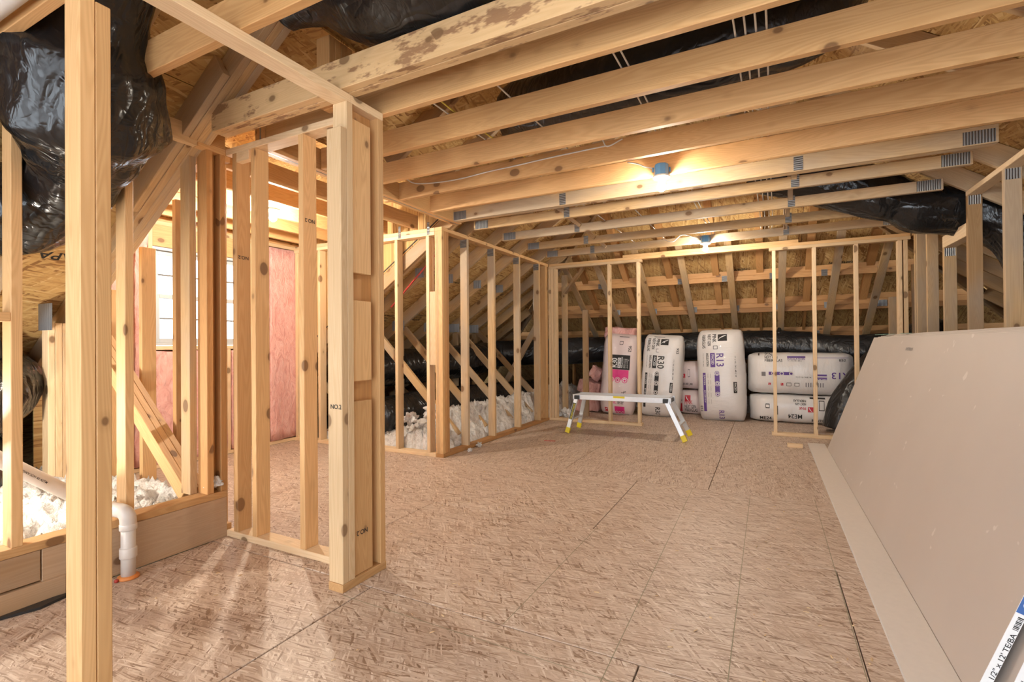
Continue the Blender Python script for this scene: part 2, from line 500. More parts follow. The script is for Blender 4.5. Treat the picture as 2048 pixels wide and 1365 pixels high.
# closet wall running from the knee wall to the doorway post
wc = root('wall_closet', 'short open stud wall between the knee wall and the doorway post', 'wall', kind='structure')
studs_x(wc, YC, YC + S, (-2.79, -2.622, -2.226, -1.90), .038, 2.262, M['pine'])
bx(wc, 'bottom_plate', XL, XD - S - .002, YC - .002, YC + S, 0, .038, M['pine_pale'])
bx(wc, 'top_plate', XL, XD - S - .002, YC, YC + S, 2.262, 2.30, M['pine_pale'])
bx(wc, 'block', -2.752, -2.64, YC, YC + W2, 2.205, 2.261, M['pine_pale'])
flat_text('grade_stamp', 'NO.2', (-2.751, 1.895, 1.66), (0, -1, 0), (0, 0, -1), .02, M['ink'], wc)
flat_text('grade_stamp', 'NO.2', (-2.187, 1.895, 1.81), (0, -1, 0), (0, 0, -1), .02, M['ink'], wc)

# left wall beyond the dormer
wr = root('wall_left_rear', 'open stud knee wall on the left between dormer and far partition', 'wall', kind='structure')
for y in (4.479, 5.066, 5.738, 6.366):
    bx(wr, 'stud', XL - S, XL, y, y + W2, .038, 2.262, M['truss'])
    tplate(wr, XL - .085, XL - .004, y - .002, y, 2.17, 2.255)
for k, y in enumerate((YK, YK + .039, YK + .078)):
    bx(wr, 'corner_stud', XL - S + (.0 if k else 0), XL, y, y + W2, .038, 2.262, M['amber'] if k else M['pine'])
for y in (6.60, 6.641): bx(wr, 'stud', XL - S, XL, y, y + W2, .038, 2.262, M['pine'])
bx(wr, 'bottom_plate', XL - S, XL + .003, YK, YP, 0, .038, M['amber'])
bx(wr, 'top_plate', XL - S, XL, YK, YP + .0, 2.262, 2.30, M['pine'])

# far partition: two short stud panels with an opening between
wp = root('wall_far', 'thin stud partition across the room with a wide opening in the middle', 'wall', kind='structure')
studs_x(wp, YP, YP + S, (-2.852, -2.81, -2.768, -1.960, -1.556, .072, .487, .892, 1.285, 1.335), .038, 2.224, M['pine_pale'])
bx(wp, 'bottom_plate', -2.852, -1.50, YP - .002, YP + S, 0, .038, M['pine_pale'])
bx(wp, 'bottom_plate', .05, 1.40, YP - .002, YP + S, 0, .038, M['pine_pale'])
bx(wp, 'top_plate', -2.852, -1.49, YP, YP + S, 2.225, 2.262, M['pine_pale'])
bx(wp, 'top_plate', .04, 1.40, YP, YP + S, 2.225, 2.262, M['pine_pale'])
bx(wp, 'upper_plate', -2.852, 1.40, YP + .02, YP + S + .02, 2.263, 2.30, M['pine'])
bx(wp, 'header', -1.75, .35, YP + .03, YP + S + .02, 2.301, 2.34, M['pine'])

# right knee wall behind the drywall stack
wq = root('wall_right', 'open stud knee wall on the right behind the leaning drywall', 'wall', kind='structure')
for y in (6.16, 5.645, 5.056, 4.388, 3.78, 3.17, 2.56, 1.95, 1.34, .73, .12, -.5, -1.1, -1.7):
    zt = 1.95 if 5.3 < y < 5.9 else 2.262
    bx(wq, 'stud', XR, XR + S, y, y + W2, .038, zt, M['truss'])
    if y > 3.5: tplate(wq, XR + .006, XR + .08, y - .002, y, zt - .075, zt - .004)
bx(wq, 'bottom_plate', XR - .002, XR + S, -2.0, YP, 0, .038, M['pine'])
bx(wq, 'top_plate', XR, XR + S, -2.0, 5.094, 2.262, 2.30, M['pine_pale'])
bx(wq, 'low_plate', XR, XR + S, 5.095, 5.684, 1.951, 2.055, M['pine_pale'])
bx(wq, 'top_plate', XR, XR + S, 5.75, YP, 2.262, 2.30, M['pine'])
bx(wq, 'corner_stud', XR, XR + S, 6.60, 6.638, .038, 2.262, M['truss'])
bx(wq, 'corner_stud', XR + .0, XR + S, 6.52, 6.558, .038, 2.262, M['truss'])

# ------------------------------------------------------------------ dormer with window
wv = root('wall_dormer_window', 'gable end of the dormer with studs, pink batts and the window opening', 'wall', kind='structure')
WY0, WY1, WZ0, WZ1 = 2.50, 3.46, 1.135, 2.06
studs_y(wv, XW - S, XW, (1.91, 2.30, WY0 - W2, WY1, 3.655, 4.10), .038, 2.262, M['pine_pale'])
studs_y(wv, XW - S, XW, (2.80, 3.20), .038, WZ0 - W2, M['pine_pale'])
bx(wv, 'bottom_plate', XW - S, XW, 1.82, 4.14, 0, .038, M['pine_pale'])
bx(wv, 'top_plate', XW - S, XW, 1.82, 4.14, 2.262, 2.30, M['pine_pale'])
bx(wv, 'top_plate', XW - S, XW, 1.82, 4.14, 2.301, 2.34, M['pine'])
bx(wv, 'sill', XW - S, XW + .005, WY0, WY1, WZ0 - W2, WZ0, M['pine_pale'])
bx(wv, 'header', XW - S, XW, WY0, WY1, WZ1, 2.262, M['pine'])
for y0, y1, z0, z1 in ((1.7, WY0, -.05, 2.9), (WY1, 4.3, -.05, 2.9), (WY0, WY1, -.05, WZ0), (WY0, WY1, WZ1, 2.9)):
    bx(wv, 'sheathing_panel', XW - S - .013, XW - S - .001, y0, y1, z0, z1, M['osb'], 0)

win = root('window_1', 'double hung window with grey vinyl sashes in the dormer', 'window', (XW, (WY0 + WY1) / 2, WZ0), kind='structure')
def frame(par, name, y0, y1, z0, z1, x0, x1, t, mat):
    bx(par, name, x0, x1, y0, y0 + t, z0, z1, mat, .002); bx(par, name, x0, x1, y1 - t, y1, z0, z1, mat, .002)
    bx(par, name, x0, x1, y0 + t, y1 - t, z0, z0 + t, mat, .002); bx(par, name, x0, x1, y0 + t, y1 - t, z1 - t, z1, mat, .002)
frame(win, 'frame', WY0 + .002, WY1 - .002, WZ0 + .002, WZ1 - .002, XW - .085, XW - .012, .028, M['winframe'])
zm = 1.60
frame(win, 'sash', WY0 + .03, WY1 - .03, WZ0 + .03, zm + .02, XW - .05, XW - .025, .04, M['winframe'])
frame(win, 'sash', WY0 + .03, WY1 - .03, zm - .02, WZ1 - .03, XW - .078, XW - .053, .04, M['winframe'])
for z0, z1, xx in ((WZ0 + .07, zm - .02, XW - .038), (zm + .02, WZ1 - .07, XW - .066)):
    bx(win, 'pane', xx - .002, xx + .002, WY0 + .07, WY1 - .07, z0, z1, M['glass'], 0)
    zmid = (z0 + z1) / 2
    bx(win, 'muntin', xx - .006, xx - .0025, WY0 + .07, WY1 - .07, zmid - .008, zmid + .008, M['porcelain'], 0)
    for yy in (WY0 + .07 + (WY1 - WY0 - .14) / 3, WY0 + .07 + (WY1 - WY0 - .14) * 2 / 3):
        bx(win, 'muntin', xx - .0065, xx - .003, yy - .008, yy + .008, z0, z1, M['porcelain'], 0)

# dormer side walls
wk = root('wall_dormer_right', 'bright stud wall along the far side of the dormer', 'wall', kind='structure')
studs_x(wk, YK, YK + S, (-2.93, -3.05, -3.457, -3.864, -4.27, -4.60, -4.98), .038, 2.224, M['pine_pale'])
bx(wk, 'bottom_plate', XW, XL - S - .001, YK - .002, YK + S, 0, .038, M['pine_pale'])
bx(wk, 'top_plate', XW, XL - S - .001, YK - .002, YK + S, 2.225, 2.262, M['pine_pale'])
bx(wk, 'top_plate', XW, XL - S - .001, YK, YK + S, 2.263, 2.30, M['pine_pale'])
bx(wk, 'block', -3.006, -2.935, YK - .001, YK + .034, .92, 1.66, M['pine_pale'])
for x in (-3.03, -3.40):
    bx(wk, 'strap', x, x + .03, YK - .0045, YK - .0025, 2.235, 2.36, M['steel'], 0)
wj = root('wall_dormer_left', 'stud wall along the near side of the dormer, seen behind the knee wall', 'wall', kind='structure')
for x in (-3.02, -3.413, -3.815, -4.22, -4.62):
    bx(wj, 'stud', x, x + W2, YC, YC + S, .038, min(2.262, zl(x) + .165), M['pine'])
bx(wj, 'bottom_plate', XW, XL - S - .005, YC, YC + S, 0, .038, M['pine'])
bx(wj, 'top_plate', XW, XL - S - .005, YC + .001, YC + S, 2.263, 2.30, M['pine'])

# dormer ceiling joists, roof boards and the doubled header at its mouth
dc = root('ceiling_dormer', 'flat joisted ceiling of the dormer', 'ceiling', kind='structure')
for x in (-4.78, -4.38, -3.98, -3.58, -3.18):
    bx(dc, 'joist', x, x + W2, YC + S + .002, YK - .004, HC, HC + .14, M['joist'])
bx(dc, 'header', XL + .13, XL + .17, 1.92, YK + .02, HC, HC + .14, M['joist'])
bx(dc, 'flitch_plate', XL + .171, XL + .181, 1.92, YK + .02, HC, HC + .135, M['sheetmetal'], 0)
bx(dc, 'header', XL + .182, XL + .222, 1.92, YK + .02, HC, HC + .14, M['joist'])
for i in range(3):
    bx(dc, 'sheathing_panel', XW - .2 + i * 1.02, XW - .2 + i * 1.02 + 1.02, 1.6, 4.3, 2.86, 2.872, M['osb'], 0)
for y in (1.735, 4.125):
    prism('cheek_panel', [(XW - .1, y, zl(XW - .1) + .19), (-2.26, y, 2.858), (XW - .1, y, 2.858)], .012, M['osb'], dc, (0, 1, 0))

# ------------------------------------------------------------------ ceiling joists and truss chords
ce = root('ceiling', 'open ceiling of timber joists and truss chords', 'ceiling', kind='structure')
for y in (-1.65, -1.24, -.83, -.42, -.02, .40, .79, 1.19, 1.955, 2.36, 2.765, 3.155, 3.57):
    xa = XD - 1.1 if y < 1.3 else (-2.62 if y < 3.0 else -2.63)
    bx(ce, 'joist', xa, 1.62 if y > 1.3 else 1.62, y - W2, y, HC, HC + .14, M['joist'])
# doubled beam over the closet wall
bx(ce, 'beam_ply', -2.69, 1.65, 1.637, 1.682, HC + .001, HC + .141, M['stained'])
bx(ce, 'beam_ply', -2.69, 1.65, 1.684, 1.729, HC + .001, HC + .141, M['stained'])
# post of several plies standing on the beam
for i in range(4):
    bx(ce, 'post_ply', -1.985, -1.896, 1.735 + i * .039, 1.773 + i * .039, HC + .02, 2.66, M['amber'])
TR = (3.98, 4.35, 4.965, 5.61, 6.22)
for k, y in enumerate(TR):
    d = .11 if k == 0 else S
    bx(ce, 'truss_chord', -2.66, 1.235, y - W2, y, HC, HC + d, M['truss'])
    if k == 0: bx(ce, 'truss_chord', -2.66, 1.235, y - .078, y - .04, HC, HC + d, M['truss'])
    yy = y - W2 - (.04 if k == 0 else 0)
    for x0 in (-2.64, 1.07):
        tplate(ce, x0, x0 + .15, yy - .002, yy, HC + .006, HC + .085)
    for x0 in (-1.55 - .12 * k, .18 + .0 * k):
        tplate(ce, x0, x0 + .055, yy - .002, yy, HC + .004, HC + .10)
    if k:
        beam(ce, 'truss_web', (-1.62 - .05 * k, y - .02, HC + .06), (-2.2, y - .02, zl(-2.2) + .02), W2, S, M['truss'], (0, 1, 0))
        beam(ce, 'truss_web', (.2, y - .02, HC + .06), (.2, y - .02, zr(.2) + .02), W2, S, M['truss'], (0, 1, 0))
bx(ce, 'blocking', -2.82, -2.4, 3.15, 3.187, HC + .02, HC + .09, M['pine'])

# ------------------------------------------------------------------ roof: three slopes of rafters and boards
def clip(poly, f):
    out = []
    for i, a in enumerate(poly):
        b = poly[(i + 1) % len(poly)]; fa, fb = f(a), f(b)
        if fa >= 0: out.append(a)
        if (fa >= 0) != (fb >= 0):
            t = fa / (fa - fb); out.append((a[0] + (b[0] - a[0]) * t, a[1] + (b[1] - a[1]) * t))
    return out

def area(p): return abs(sum(p[i][0] * p[(i + 1) % len(p)][1] - p[(i + 1) % len(p)][0] * p[i][1] for i in range(len(p)))) / 2

XRIDGE, YHIP = -.71, 7.03
rl = root('roof_left', 'left roof slope of rafters under strand board sheathing', 'roof', kind='structure')
rr = root('roof_right', 'right roof slope of rafters under strand board sheathing', 'roof', kind='structure')
rb = root('roof_rear', 'hipped rear roof slope with stepped truss chords', 'roof', kind='structure')
SH = .172                         # sheathing above the rafter undersides
dx = 1.22 / math.sqrt(1 + PITCH ** 2)
def slope_panels(par, zf, conds, xs, ys, nrm, mat, hole=None, gap=.002, name='sheathing_panel'):
    if gap: slope_panels(par, lambda x, y: zf(x, y) + .018, conds, xs, ys, nrm, M['dark'], hole, 0, 'roof_felt')
    for xa, xb in zip(xs[:-1], xs[1:]):
        for ya, yb in zip(ys[:-1], ys[1:]):
            p = [(xa + gap, ya + gap), (xb - gap, ya + gap), (xb - gap, yb - gap), (xa + gap, yb - gap)]
            for c in conds:
                p = clip(p, c)
                if len(p) < 3: break
            if len(p) < 3 or area(p) < .01: continue
            if hole and hole(sum(q[0] for q in p) / len(p), sum(q[1] for q in p) / len(p)): continue
            prism(name, [(x, y, zf(x, y)) for x, y in p], .012, mat, par, nrm)
ysL = [-2.2, -.65, 1.74, 4.12, 6.52, 8.95, 11.4]
slope_panels(rl, lambda x, y: zl(x) + SH, [lambda q: -(q[0] + 2.70) - (q[1] - YHIP)], [XRIDGE - dx * k for k in range(7, -1, -1)], ysL, (-PITCH, 0, 1), M['osb'],
             lambda x, y: 1.74 < y < 4.12 and x < -2.75)
slope_panels(rl, lambda x, y: zl(x) + SH, [], [-7.5, -6.3, XW - .115], [1.74, 4.12], (-PITCH, 0, 1), M['osb'])
slope_panels(rr, lambda x, y: zr(x) + SH, [lambda q: (q[0] - 1.28) - (q[1] - YHIP)], [XRIDGE + dx * k for k in range(0, 8)], ysL, (PITCH, 0, 1), M['osb'])
slope_panels(rb, lambda x, y: zb(y) + .27, [lambda q: (q[0] + 2.70) + (q[1] - YHIP) + .0, lambda q: -(q[0] - 1.28) + (q[1] - YHIP)],
             [-6.9, -4.46, -2.02, .42, 2.86, 5.5], [YHIP - 2.03 + dx * k for k in range(0, 7)], (0, PITCH, 1), M['osb'])
cs = math.sqrt(1 + PITCH ** 2)
def rafter(par, zf, axis, other, a, b, mat, w=W2, d=.14, lift=0.):
    mid = lambda q: zf(q) + d / 2 * cs + lift
    p = [(q, other, mid(q)) if axis == 'x' else (other, q, mid(q)) for q in (a, b)]
    return beam(par, 'rafter', p[0], p[1], w, d, mat, (0, 0, 1))
for y in (-1.9, -1.3, -.65, -.03, .585, 1.20):
    rafter(rl, zl, 'x', y, -6.1, XRIDGE, M['truss']); rafter(rr, zr, 'x', y, XRIDGE, 5.0, M['truss'])
for k in range(3): rafter(rl, zl, 'x', 1.632 + .039 * k, -6.1, XRIDGE, M['truss'])
for y in (2.35, 2.96, 3.55): rafter(rl, zl, 'x', y, -2.6, XRIDGE, M['truss'])
for y in (1.7, 2.35, 2.96, 3.55): rafter(rr, zr, 'x', y, XRIDGE, 5.0, M['truss'])
for k in range(2): rafter(rl, zl, 'x', 4.14 + .039 * k, -6.1, XRIDGE, M['truss'])
for y in (4.5, 5.085, 5.757, 6.385, 6.95, 7.5, 8.1, 8.7, 9.3):
    xe = min(XRIDGE, YHIP - y - 2.70 - .06)
    rafter(rl, zl, 'x', y, -6.1, xe, M['truss'])
    if y < 9: rafter(rr, zr, 'x', y, max(XRIDGE, 1.28 + y - YHIP + .06), 5.0, M['truss'])
# scab and ribs against the tripled rafter by the doorway
beam(rl, 'scab_board', (-3.42, 1.593, zl(-3.42) + .09), (-2.52, 1.593, zl(-2.52) + .09), W2, .14, M['truss'])
# hip rafters
for sx, x0 in ((-1, -2.70), (1, 1.28)):
    beam(rb, 'hip_rafter', (x0 + sx * .0, YHIP, 2.39 + .05), (x0 + sx * 3.0, YHIP + 3.0, 2.39 - 2.0 + .05), W2, .16, M['truss'])
    beam(rb, 'hip_rafter', (x0, YHIP, 2.39 + .05), (XRIDGE, YHIP - 1.99, 3.72 + .05), W2, .16, M['truss'])
bx(rl, 'ridge_board', XRIDGE - .019, XRIDGE + .019, -2.2, 5.04, 3.70, 3.88, M['truss'])
# rear slope: flat braces in front, stepped chords, jack rafters against the boards

for x in (-2.78, -2.27, -1.65, -1.05, -.435, .20, .81, 1.30):
    ya, yb = 6.86, 8.95
    n = Vector((0, PITCH, 1)).normalized()
    beam(rb, 'brace', Vector((x, ya, zb(ya))) + n * .019, Vector((x, yb, zb(yb))) + n * .019, S, W2, M['truss'], n)
CH = ((7.70, 2), (8.29, 3), (8.88, 2))
for y, nply in CH:
    zc = zb(y) + .055
    xa, xb = -2.70 - (y - YHIP) + .1, 1.28 + (y - YHIP) - .1
    n = Vector((0, PITCH, 1)).normalized()
    for k in range(nply):
        z0 = zc + k * .072 - (.03 if nply == 3 else 0)
        bx(rb, 'chord', xa, xb, y + k * .012, y + k * .012 + W2, z0, z0 + (.070 if k < nply - 1 else .075), M['amber'])
    for x in (-2.45, -1.84, -1.22, -.61, 0.0, .61, 1.22):
        xo = .13 if nply == 3 else .05
        tplate(rb, x + xo, x + xo + (.12 if nply == 3 else .07), y - .002, y, zc + .0, zc + .085)
    for x in (-2.62, -1.95, -1.29, -.64, -.07, .52, 1.2):
        y0, y1 = y - .50, y + .09
        beam(rb, 'jack_rafter', (x, y0, zb(y0) + .215), (x, y1, zb(y1) + .215), S if nply != 2 or y < 8 else W2, S, M['amber'], (0, PITCH, 1))
for x in (-2.62, -1.95, -1.29, -.64, -.07, .52, 1.2):
    beam(rb, 'jack_rafter', (x, 5.9, zb(5.9) + .215), (x, 7.18, zb(7.18) + .215), S, S, M['amber'], (0, PITCH, 1))
for x in (-3.3, -1.9, -.6, .62, 1.9):
    bx(rb, 'post', x, x + W2, 8.90, 8.99, 0, zb(8.9) + .04, M['amber'])
for x, z1 in ((-2.52, 1.34), (-2.86, 1.9), (1.30, 1.35), (1.52, 1.72)):
    bx(rb, 'post', x, x + S, 7.25, 7.25 + W2, .0, z1 + .3, M['truss'])
beam(rb, 'brace', (-2.75, 7.1, 1.9), (-2.42, 7.1, 2.3), W2, S, M['truss'], (0, 1, 0))

# truss webs in the left attic
for y in (4.5, 5.085, 5.757, 6.385, 6.95):
    for xa, za, xb_, zb_ in ((-4.25, zl(-4.25) - .02, -3.02, .12), (-5.2, zl(-5.2) - .02, -4.3, .05)):
        beam(rl, 'truss_web', (xa, y + .042, za), (xb_, y + .042, zb_), W2, S, M['truss'], (1, 0, 1))
    bx(rl, 'truss_web', -4.36, -4.27, y + .023, y + .061, .0, zl(-4.3) - .02, M['truss'])
    tplate(rl, -4.40, -4.20, y - .021, y - .019, zl(-4.3) - .01, zl(-4.3) + .12)
    tplate(rl, -3.55, -3.43, y - .021, y - .019, zl(-3.5) + .03, zl(-3.5) + .14)
beam(rl, 'truss_web', (-3.9, 7.02, .25), (-2.98, 7.02, 1.75), W2, S, M['truss'], (1, 0, -.5))
for k in range(3):
    bx(rl, 'truss_web', -4.36, -4.27, 1.50 + .039 * k, 1.537 + .039 * k, .0, zl(-4.3) - .03, M['pine_pale'])
for k in range(3):
    y = 1.56 + .039 * k
    beam(rl, 'truss_web', (-4.25, y + .12, zl(-4.25) - .05), (-3.02, y + .12, .26), W2, S, M['pine'], (1, 0, 1))
tplate(rl, -4.40, -4.20, 1.495, 1.498, zl(-4.3) - .08, zl(-4.3) + .10)
for y in (-.1, .5, 1.1):
    bx(rl, 'truss_web', -4.36, -4.27, y + .02, y + .058, .0, zl(-4.3) - .02, M['truss'])
flat_text('panel_stamp', 'APA', Vector((-3.955, 1.535, zl(-3.955) + SH - .001)), (0, -1, 0), (-1, 0, -PITCH), .07, M['ink'], rl, lift=.002)
for y, x in ((4.62, -3.5), (5.2, -3.55), (5.86, -3.6), (6.5, -3.7), (4.62, -4.3), (5.25, -4.25)):
    for r in range(3):
        xx = x - r * .045
        flat_text('panel_stamp', ('SPAN RATED', '24/16 7/16', 'EXPOSURE')[r], Vector((xx, y + .10, zl(xx) + SH - .001)), (0, 1, 0), (1, 0, PITCH), .03, M['ink'], rl, lift=.002)
flat_text('panel_stamp', 'RATED SHEATHING', Vector((-1.62, 2.80, zl(-1.62) + SH - .001)), (1, 0, PITCH), (0, -1, 0), .035, M['ink'], rl, lift=.002)
for x in (-.5, .75):
    for r in range(2):
        y = 7.78 + r * .06
        flat_text('panel_stamp', ('SHEATHING', 'EXPOSURE 1')[r], Vector((x, y, zb(y) + .269)), (1, 0, 0), (0, -1, PITCH), .04, M['ink'], rb, lift=.002)

# ------------------------------------------------------------------ loose blown insulation
def fluff(name, label, x0, x1, y0, y1, h, step, base=-.07):
    nx, ny = int((x1 - x0) / step), int((y1 - y0) / step); vs, fs = [], []
    for j in range(ny + 1):
        for i in range(nx + 1):
            x, y = x0 + (x1 - x0) * i / nx, y0 + (y1 - y0) * j / ny
            v = Vector((x, y, 0))
            z = base + h(x, y) + .07 * noise.noise(v * 2.3) + .07 * (1 - 2 * abs(noise.noise(v * 8))) + .05 * (1 - 2 * abs(noise.noise(v * 17 + Vector((3, 0, 0))))) + .03 * noise.noise(v * 37) - .06
            if i in (0, nx) or j in (0, ny): z = base
            vs.append((x + (.02 * noise.noise(v * 21 + Vector((5, 0, 0))) if 0 < i < nx - 1 else 0), y + .02 * noise.noise(v * 21 + Vector((0, 9, 0))), z))
    for j in range(ny):
        for i in range(nx):
            k = j * (nx + 1) + i; fs.append((k, k + 1, k + nx + 2, k + nx + 1))
    o = mesh_obj(name, vs, fs, M['fluff'], None, True)
    return tag(o, label, 'insulation', kind='stuff')
fluff('blown_insulation', 'white blown insulation drifted behind the far left stud wall', -4.7, XL - S - .005, YK + S + .01, 8.7,
      lambda x, y: .10 + (.06 + .34 * max(0, 1 - abs(x + 3.12) / .6) * (.45 + .55 * min(1, max(0, (y - 4.2) / .5)))) * min(1, max(0, XL - S - x) / .28), .018)
fluff('blown_insulation', 'white blown insulation beyond the near left knee wall', -5.0, XL - S - .01, -2.0, YC - .01,
      lambda x, y: .24 + .07 * max(0, 1 - abs(x + 3.6) / .8), .02)
fluff('blown_insulation', 'white blown insulation on the attic floor behind the bags', -2.9, 4.0, 8.76, 10.5, lambda x, y: .12, .05)
fluff('blown_insulation', 'white blown insulation behind the right knee wall', 2.31, 5.0, -2.0, 8.74, lambda x, y: .12, .06)
def clump(loc, r, label, seed):
    bm = bmesh.new(); bmesh.ops.create_icosphere(bm, subdivisions=4, radius=r)
    for v in bm.verts:
        d = v.co.normalized(); k = .8 + .65 * noise.noise(d * 1.6 + Vector((seed, 0, 0))) + .35 * noise.noise(d * 4.5 + Vector((0, seed, 0))); v.co.z *= .75
        v.co = v.co * k
    zmin = min(v.co.z for v in bm.verts)
    me = bpy.data.meshes.new('insulation_clump'); bm.to_mesh(me); bm.free(); me.materials.append(M['fluff'])
    for p in me.polygons: p.use_smooth = True
    o = link('insulation_clump', me); o.location = (loc[0], loc[1], loc[2] - (zmin if len(loc) < 4 else 0))
    return tag(o, label, 'insulation')
clump((XL - .045, 1.765, .275), .055, 'small tuft of white insulation on the rim plate by the closet wall', 5)
clump((-3.13, 4.20, .42, 1), .10, 'white insulation clump caught on the truss web behind the dormer wall', 3)
clump((-3.42, 4.22, .33, 1), .085, 'smaller white insulation clump beside the dormer wall stud', 8)
clump((-2.80, 4.62, 0), .035, 'small white insulation scrap on the floor by the stud wall', 12)
clump((-2.76, 4.36, 0), .028, 'tiny white insulation scrap near the corner stud', 15)
clump((-2.70, 6.98, 0), .09, 'white insulation pile at the left end of the far partition', 21)

# ------------------------------------------------------------------ black flexible ducts
def duct(name, label, pts, r, mat, seed=0, n=14, seg=40, bulge=.10, wr=.035, pinch=(), taper=None):
    def rf(s, a, p, t):
        q = Vector((math.cos(a) * 1.6, math.sin(a) * 1.6, s * 2.2 + seed))
        f1 = abs(noise.noise(Vector((math.cos(a) * 4.2, math.sin(a) * 4.2, s * 2.6 + seed))))
        f2 = abs(noise.noise(Vector((math.cos(a) * 1.5, math.sin(a) * 1.5, s * 11 + seed))))
        k = 1 + bulge * noise.noise(q) + wr * 2.6 * (f1 - .2) + wr * 1.1 * f2
        for pt, dep in pinch: k -= dep * math.exp(-((t - pt) / .035) ** 2)
        if taper:
            for (t0, k0), (t1, k1) in zip(taper[:-1], taper[1:]):
                if t0 <= t <= t1: q = (t - t0) / (t1 - t0); q = q * q * (3 - 2 * q); k *= k0 + (k1 - k0) * q
        return r * k
    o = tube(name, pts, r, mat, None, n, seg, True, rf)
    return tag(o, label, 'duct')

# over the knee wall beside the doorway
duct('flexible_duct', 'big shiny black duct sagging over the knee wall beside the doorway',
     [(-2.0, .97, 2.98), (-2.22, .975, 2.72), (-2.45, 1.0, 2.46), (-2.62, 1.04, 2.20), (-2.84, 1.10, 1.99), (-3.08, 1.09, 1.85), (-3.30, .90, 1.77), (-3.38, .35, 1.70)], .29, M['black'], 3, 18, 64, .12, .05, ((.30, .08),),
     ((0, .58), (.24, .62), (.36, .92), (.46, 1.05), (.52, .80), (.59, .62), (.66, .64), (.80, .72), (1, .8)))
# above the joists
duct('flexible_duct', 'black duct lying over the doubled beam at the top of the picture',
     [(-2.08, 1.63, 2.80), (-1.85, 1.64, 2.81), (-1.45, 1.67, 2.72), (-1.0, 1.68, 2.71), (-.4, 1.70, 2.74), (.3, 1.7, 2.85), (.7, 1.7, 3.0)], .25, M['black_dull'], 9, 14, 48, .06, .035, (), ((0, .45), (.16, .58), (.32, 1), (1, 1)))
duct('flexible_duct', 'black duct resting on the joists in the middle of the ceiling',
     [(-1.62, 3.3, 2.86), (-1.15, 3.0, 2.71), (-.6, 2.86, 2.68), (-.1, 2.84, 2.70), (.22, 2.9, 2.80), (.34, 3.0, 3.1)], .21, M['black_dull'], 14, 12, 40, .06, .03)
duct('flexible_duct', 'black duct drooping through the truss chords on the right',
     [(-.1, 5.26, 2.78), (.4, 5.27, 2.60), (.86, 5.28, 2.40), (1.18, 5.33, 2.26), (1.5, 5.37, 2.20), (1.80, 5.33, 1.98), (1.92, 5.3, 1.62), (1.93, 5.3, 1.23)], .20, M['black'], 20, 14, 48, .08, .045, ((.36, .14),))
# behind the insulation bags
duct('flexible_duct', 'long dull black duct running behind the insulation bags',
     [(-4.4, 7.6, .95), (-3.5, 8.05, .98), (-2.4, 8.5, 1.02), (-1.3, 8.62, 1.06), (-.3, 8.62, 1.08), (.5, 8.58, 1.05), (1.05, 8.45, .99), (1.6, 8.4, 1.0), (2.4, 8.4, 1.0)], .225, M['black_dull'], 27, 12, 40, .06, .03, ((.68, .08),))
duct('flexible_duct', 'thick dull black duct dropping to the floor beside the drywall stack',
     [(1.9, 7.78, 1.22), (1.55, 7.62, 1.10), (1.24, 7.48, .84), (1.02, 7.40, .55), (.88, 7.36, .30), (.82, 7.34, .02)], .195, M['black_dull'], 33, 14, 48, .06, .035)
# left attic behind the stud wall
duct('flexible_duct', 'upper black duct in the left attic behind the stud wall',
     [(-4.6, 4.4, .80), (-4.45, 5.2, .82), (-4.3, 6.0, .84), (-4.1, 6.8, .9), (-4.4, 7.6, .95)], .24, M['black'], 41, 12, 36, .06, .03)
duct('flexible_duct', 'lower black duct lying on the insulation in the left attic',
     [(-3.95, 4.25, .30), (-3.9, 5.0, .33), (-3.85, 5.8, .33), (-3.75, 6.7, .32), (-3.6, 7.5, .3), (-3.4, 8.3, .32)], .21, M['black'], 47, 12, 36, .06, .03)
d7 = duct('flexible_duct', 'shiny black duct with white lettering, low behind the near knee wall',
     [(-3.75, .35, .50), (-4.05, .85, .66), (-4.42, 1.32, .86), (-5.1, 1.40, 1.0)], .20, M['black'], 52, 14, 40, .04, .03)
duct('flexible_duct', 'black duct slumped on the attic floor below the lettered duct',
     [(-3.4, .2, .25), (-3.9, .7, .27), (-4.35, 1.1, .30), (-5.0, 1.35, .32)], .20, M['black'], 58, 12, 40, .06, .04)
for name, lab, pts in (('duct_hanger', 'black strap hanging the lettered duct from the rafter', [(-4.42, 1.30, 1.02), (-4.44, 1.29, 1.22), (-4.46, 1.30, 1.34)]),
                       ('duct_hanger', 'black strap hanging the upper duct in the left attic', [(-4.28, 6.05, 1.03), (-4.27, 6.04, 1.2), (-4.28, 6.05, 1.37)]),
                       ('duct_hanger', 'black strap holding the duct behind the bags', [(.17, 8.5, 1.24), (.18, 8.6, 1.32), (.18, 8.7, 1.40)])):
    o = tube(name, pts, .02, M['blackplastic'], None, 4, 8, True, lambda s_, a, p, t: .012 + .03 * (1 - t)); tag(o, lab, 'strap')

plen = root('duct_plenum', 'grey sheet metal plenum box beyond the right knee wall', 'plenum', (2.05, 5.4, 0))
bx(plen, 'body', 1.66, 2.45, 4.7, 5.9, .0, 1.20, M['sheetmetal'], .01)
bx(plen, 'flange', 1.64, 2.47, 4.68, 5.92, 1.20, 1.225, M['sheetmetal'], .003)
bx(plen, 'tape', 1.655, 1.66, 4.72, 5.88, 1.12, 1.17, M['tape'], 0)

